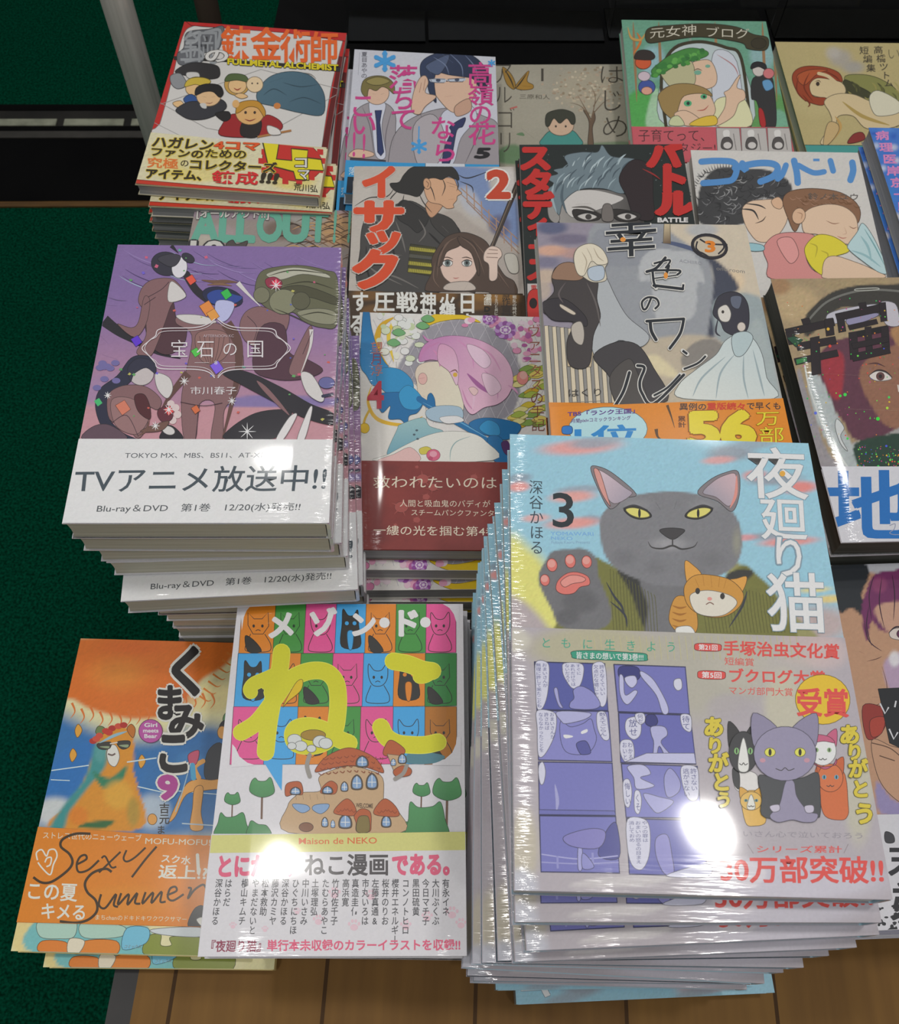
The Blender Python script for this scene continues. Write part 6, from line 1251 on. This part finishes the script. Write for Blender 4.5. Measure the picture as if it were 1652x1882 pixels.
def art_blue():
    a = Art(POSE['blue'], 133, 189.3); a.z(1540, 220, 6.277); a.bgc('3a6ab4'); a.gain = 1.5
    for x, y, rx, ry, c in ((420, 160, 90, 30, '2a50a4'), (560, 120, 140, 40, '4a7cc0'), (640, 190, 60, 60, '2a56a8'), (440, 300, 60, 60, 'a8b0c4'), (640, 320, 80, 60, 'b0b4c4'), (560, 380, 80, 40, '3464b0'), (520, 560, 60, 60, 'b0b8cc'), (680, 470, 60, 60, 'b4b4c4'), (620, 660, 90, 60, '2f6ab4'), (600, 860, 90, 160, '2f74b8'), (680, 1120, 70, 70, 'b8b2a8'), (700, 1240, 40, 60, '5a90bc'), (430, 420, 40, 80, '8aa0c4')): a.blob(x, y, rx, ry, c, .9, .9)
    for i, ch in enumerate('病理医岸京一郎'): a.t(ch, 430 + i * 42, 130 + i * 135, 580 + i * 44, 235 + i * 137, 'c47aa8', .03, 10)
    return a

def art_allout():
    a = Art(POSE['allout'], 128, 182); a.z(0, 0, 2.503); a.bgc('8a807a'); a.gain = 1.5
    a.soft('900,930 1650,960 1650,1010 890,1000', '8a7a84', 20); a.blob(1000, 1080, 140, 60, '9a8a8c', .7); a.blob(940, 1110, 80, 40, 'a8a294', .8); a.blob(1300, 1060, 120, 60, '6a5a50', .9); a.blob(1560, 1060, 120, 100, 'a8845c', .9); a.blob(1420, 1000, 120, 40, '94948c', .8)
    for k in range(60):
        x = random.uniform(1220, 1640); y = random.uniform(980, 1200); a.s([(x, y), (x + 60, y - 20), (x + 120, y + 10)], 5, random.choice(['3a302a', '6a4c34', 'b08c60', '544030']), 2)
    T = '5f9c88'
    for q, (x0, x1) in (('A', (890, 1010)), ('L', (1018, 1090)), ('L', (1098, 1175)), ('O', (1190, 1300)), ('U', (1310, 1420)), ('T', (1428, 1510)), ('!', (1518, 1570)), ('!', (1585, 1635))): a.t(q, x0, 968, x1, 1105, T, .05, -8, 6)
    a.t('[オールアウト!!]', 908, 962, 1240, 1004, 'c0bdb8', .02, -4, 4, ol='5c5654', ow=.05); a.t('MORNING KC', 922, 940, 1040, 952, '55504c', 0, 0, 2)
    a.t('10', 880, 1110, 1030, 1190, 'b8b6b0', .03, -8, 2, ol='2c2a2c', ow=.05); a.p('1040,1125 1070,1105 1090,1125 1140,1110 1110,1160 1050,1160', '4a4442')
    return a

def art_purple():
    a = Art(POSE['purple'], 148, 210); a.z(1480, 1000, 2.134); a.bgc('b0886c')
    a.soft('60,62 400,62 400,150 250,110 120,160', 'a8aab0', 10); a.soft('90,90 220,70 250,120 220,200 240,290 180,250 140,270 100,220', '1f2429', 6); a.soft('240,180 270,120 340,105 400,110 400,330 300,340 260,300 240,380 220,260', '6a2a58', 5); a.blob(290, 160, 40, 40, '8a4068', .8); a.blob(300, 300, 30, 40, '5a2a54', .8); a.soft('270,250 400,230 400,340 330,350', 'b8907a', 8)
    a.p('330,345 355,330 400,335 400,375 340,370', 'c8bcb4'); a.e(380, 352, 22, 18, '5a2c48'); a.s('325,350 355,325 400,330', 6, '2a1c28', 2)
    for q in ('250,240 240,320 260,400', '270,120 250,200 260,300', '300,130 290,230 310,330', '340,120 350,200 345,300', '230,300 250,380 300,420'): a.s(q, 4, '33182e', 2)
    for q in ('210,420 230,430', '240,460 280,450 300,440', '300,480 320,560 300,620 240,640', '260,600 320,600', '270,650 310,640'): a.s(q, 3, '5a3a30', 2)
    a.soft('310,460 400,430 400,570 330,570', 'a890a8', 12); a.blob(350, 450, 30, 40, 'd8d4dc', .8)
    a.p('225,635 300,640 320,690 290,750 240,760', '8a3028'); a.p('255,690 310,680 300,740 260,755', 'a03c2e'); a.p('260,770 330,790 400,830 400,1010 330,980 280,900', 'b48c70'); a.s('260,780 330,800 380,840', 4, '5a4030'); a.s('290,830 350,850', 4, '5a4030'); a.soft('280,930 340,1000 400,1020 400,1070 290,1050', '8a80a8', 8)
    a.pp('285,568 400,562 400,815 330,780', '1e1f22'); a.s('292,625 312,665 326,640', 6, 'c8c8cc', curve=False); a.s('355,615 350,640', 6, 'c8c8cc'); a.s('328,725 346,765 362,738', 6, 'c8c8cc', curve=False)
    a.band(270, 1062, 400, 1060, 'c4c3c8'); a.t('末', 325, 1170, 470, 1310, '26262a', .05); a.t('弟', 330, 1330, 480, 1480, '26262a', .06); a.p('310,1130 340,1140 345,1170 312,1170', '3a3a3e')
    for k in range(30): x, y = random.uniform(255, 400), random.uniform(1420, 1520); a.e(x, y, random.uniform(4, 14), random.uniform(4, 12), '26262a', n=7)
    a.s('250,1528 300,1535 400,1522', 14, '6a68a0')
    return a
# ================================================================== the piles
def stock(key, art, n, top, copy, where, group, **kw):
    return pile(art, POSE[key], None, n, top, copy + ', # ' + where, group, **kw)
stock('fma', art_fma(), 6, 'red-framed comic with orange and yellow lettering, top of the pile by the steel post', 'red-framed comic', 'in the pile by the steel post', 'red-framed comics by the steel post',
      mat='plain', page='page_grey', spine='a8a6a2', band_spine='b8b090', offs=[(0, 0, 0), (6, -8.5, 2), (3, -4.5, 1.5), (1, -2.5, 1), (-.5, 1, 1), (0, 2, .5)],
      marks=((.1, .3, .3, .7, '6a6a68'), (.38, .5, .25, .75, '303034'), (.55, .62, .3, .7, '8a2a24'), (.68, .9, .3, .7, '3a3a3c')))
stock('takane', art_takane(), 5, 'white comic with two boys in grey jackets and pink lettering, top of its pile', 'grey-jacket boys comic', 'in its back row pile', 'grey-jacket boys comics in the back row',
      mat='plain', page='page_grey', offs=[(0, 0, 0), (-7, -9, .5), (-6, -8, .5)])
stock('hajime', art_hajime(), 2, 'beige comic with a butterfly and a small figure in teal, top of its pair', 'beige butterfly comic', 'of its pair', 'beige butterfly comics in the back row', mat='plain', page='page_cream')
stock('god', art_god(), 4, 'green forest comic with a pink band and two fair-haired figures, top of its pile', 'green forest comic', 'in its back row pile', 'green forest comics in the back row', mat='plain', spine='6a9a84', offs=[(0, 0, 0), (5, 0, 0), (10, 0, 0)])
stock('taka', art_taka(), 3, 'cream comic with a crouching red-haired figure, at the far right of the back row', 'cream red-haired figure comic', 'in its back row pile', 'cream comics at the far right of the back row', mat='plain', page='page_cream', spine='a89a6c')
stock('blue', art_blue(), 6, 'blue sky comic with pink lettering, cut off by the right edge, top of its pile', 'blue sky comic', 'in the pile at the right edge', 'blue sky comics at the right edge', mat='plain', page='page_grey', spine='8a8a86',
      offs=[(0, 0, 0), (-2.5, -4, .3), (-6.5, -2, .8), (-5, -3, .4)])
stock('kou', art_kou(), 6, 'white comic with two sleeping figures and thick blue lettering, top of its pile', 'sleeping pair comic', 'in its pile', 'sleeping pair comics', mat='plain', spine='c0bdb8')
stock('battle', art_battle(), 7, 'black comic with a grey spiky-haired head and red lettering, top of its pile', 'black spiky-haired head comic', 'in its pile', 'black comics with red lettering', mat='plain', spine='23211f')
stock('isak', art_isak(), 6, 'grey comic with a dark-armoured figure and a brown-haired girl, top of its pile', 'dark-armoured figure comic', 'in its pile', 'dark-armoured figure comics', mat='film', page='page_grey', spine='3a302a')
stock('allout', art_allout(), 3, 'dull pink-grey comic with big mint green lettering, mostly covered by the violet comic', 'mint green lettering comic', 'in its pile', 'mint green lettering comics', mat='plain', page='page_grey')
HM = ((.06, .16, .3, .7, '8a8c90'), (.22, .25, .3, .7, '3a3c40'), (.3, .42, .35, .65, '6a6c72'), (.5, .56, .3, .7, '8a7aa0'), (.6, .63, .25, .75, '303238'), (.7, .86, .35, .65, '8a8a90'))
stock('hoseki', art_hoseki(), 12, 'violet comic with pale dancing figures and a broad white band, top of its tall pile', 'violet white-banded comic', 'in the tall left pile', 'violet comics in the tall left pile',
      mat='film', page='page_cream', spine='c2c1c4', band_spine='c4c3c8', marks=HM, offs=[(0, 0, 0), (.6, 1.5, -.5), (1.2, 5.5, 1.0), (2.5, 6, 1.4), (6, -7.5, 2.8), (8, 4, 2.0), (9, 8, 1.5), (9, 11, .8), (10, 14, .5), (10, 16, 0), (10, 16, 0), (10, 16, 0)])
stock('vani', art_vani(), 7, 'white comic with a pink-haired figure, blue ribbons and a dark red band', 'pink-haired figure comic', 'in its pile', 'pink-haired figure comics', mat='film', page='page_grey', spine='c4c0b8', band_spine='7a2f2a',
      offs=[(0, 0, 0), (1.0, -6.0, 179.6), (2.5, -12, 180.4), (2, -14, 179.5), (3, -15, 180), (3, -15, 0)])
stock('room', art_room(), 12, 'pale comic with a hooded figure and an orange band, on its tall pile', 'hooded figure comic', 'in its tall pile', 'hooded figure comics', mat='plain', spine='8f938f', band_spine='c87a22',
      offs=[(0, 0, 0), (3, 3, 0), (6, 6, .3), (9, 8, 0), (12, 8, 0), (15, 8, .3), (16, 8, 0)])
stock('holo', art_holo(), 6, 'glittering comic with a helmeted face and one huge blue character, right edge', 'glittering helmet comic', 'in its pile at the right edge', 'glittering helmet comics', mat='film', page='page_dark', spine='33352f')
stock('purple', art_purple(), 5, 'comic with a close-up purple-haired face, at the lower right edge', 'purple-haired face comic', 'in its pile', 'purple-haired face comics', mat='film', page='page_grey', spine='8a88a0')
stock('kuma', art_kuma(), 2, 'orange comic with a sitting bear and an orange band, front left corner', 'orange bear comic', 'of the front left pair', 'orange bear comics in the front left corner', mat='plain', spine='d8c486', band_spine='d27d20',
      offs=[(0, 0, 0), (14, -6, .8)])
stock('maison', art_maison(), 7, 'large white comic with coloured cat squares and huge yellow letters, front centre', 'coloured cat squares comic', 'in the front centre pile', 'coloured cat squares comics at the front', mat='film', page='page', spine='cdcbcf', band_spine='cdcbcf',
      offs=[(0, 0, 0), (3, 3, 0), (6, 4, .4), (9, 5, 0), (12, 6, 0), (14, 6, 0)], marks=((.3, .36, .2, .8, 'c04a4a'), (.5, .55, .2, .8, '3f8a3c')))
YO = [(0, 0, 0), (-.3, -8.2, 1.2), (1.3, -14.5, 3.6), (-1.5, -18, 3.4), (-5, -18.5, 2.0), (-8, -20.5, .4), (-10.5, -21, -.3), (-12.2, -23.5, -1.6), (-11.5, -24.5, -.2), (-9, -25, .6), (-8, -26, -.2), (2.0, -26, 182.0), (12.0, -30.5, 183.5)]
stock('yoru', art_yoru(), 13, 'large sky-blue comic with a big grey cat raising its paw, top of its tall pile', 'sky-blue grey cat comic', 'in the tall front right pile', 'grey cat comics in the tall front right pile', mat='film', page='page', spine='93b4c2', band_spine='b7afb8', offs=YO)
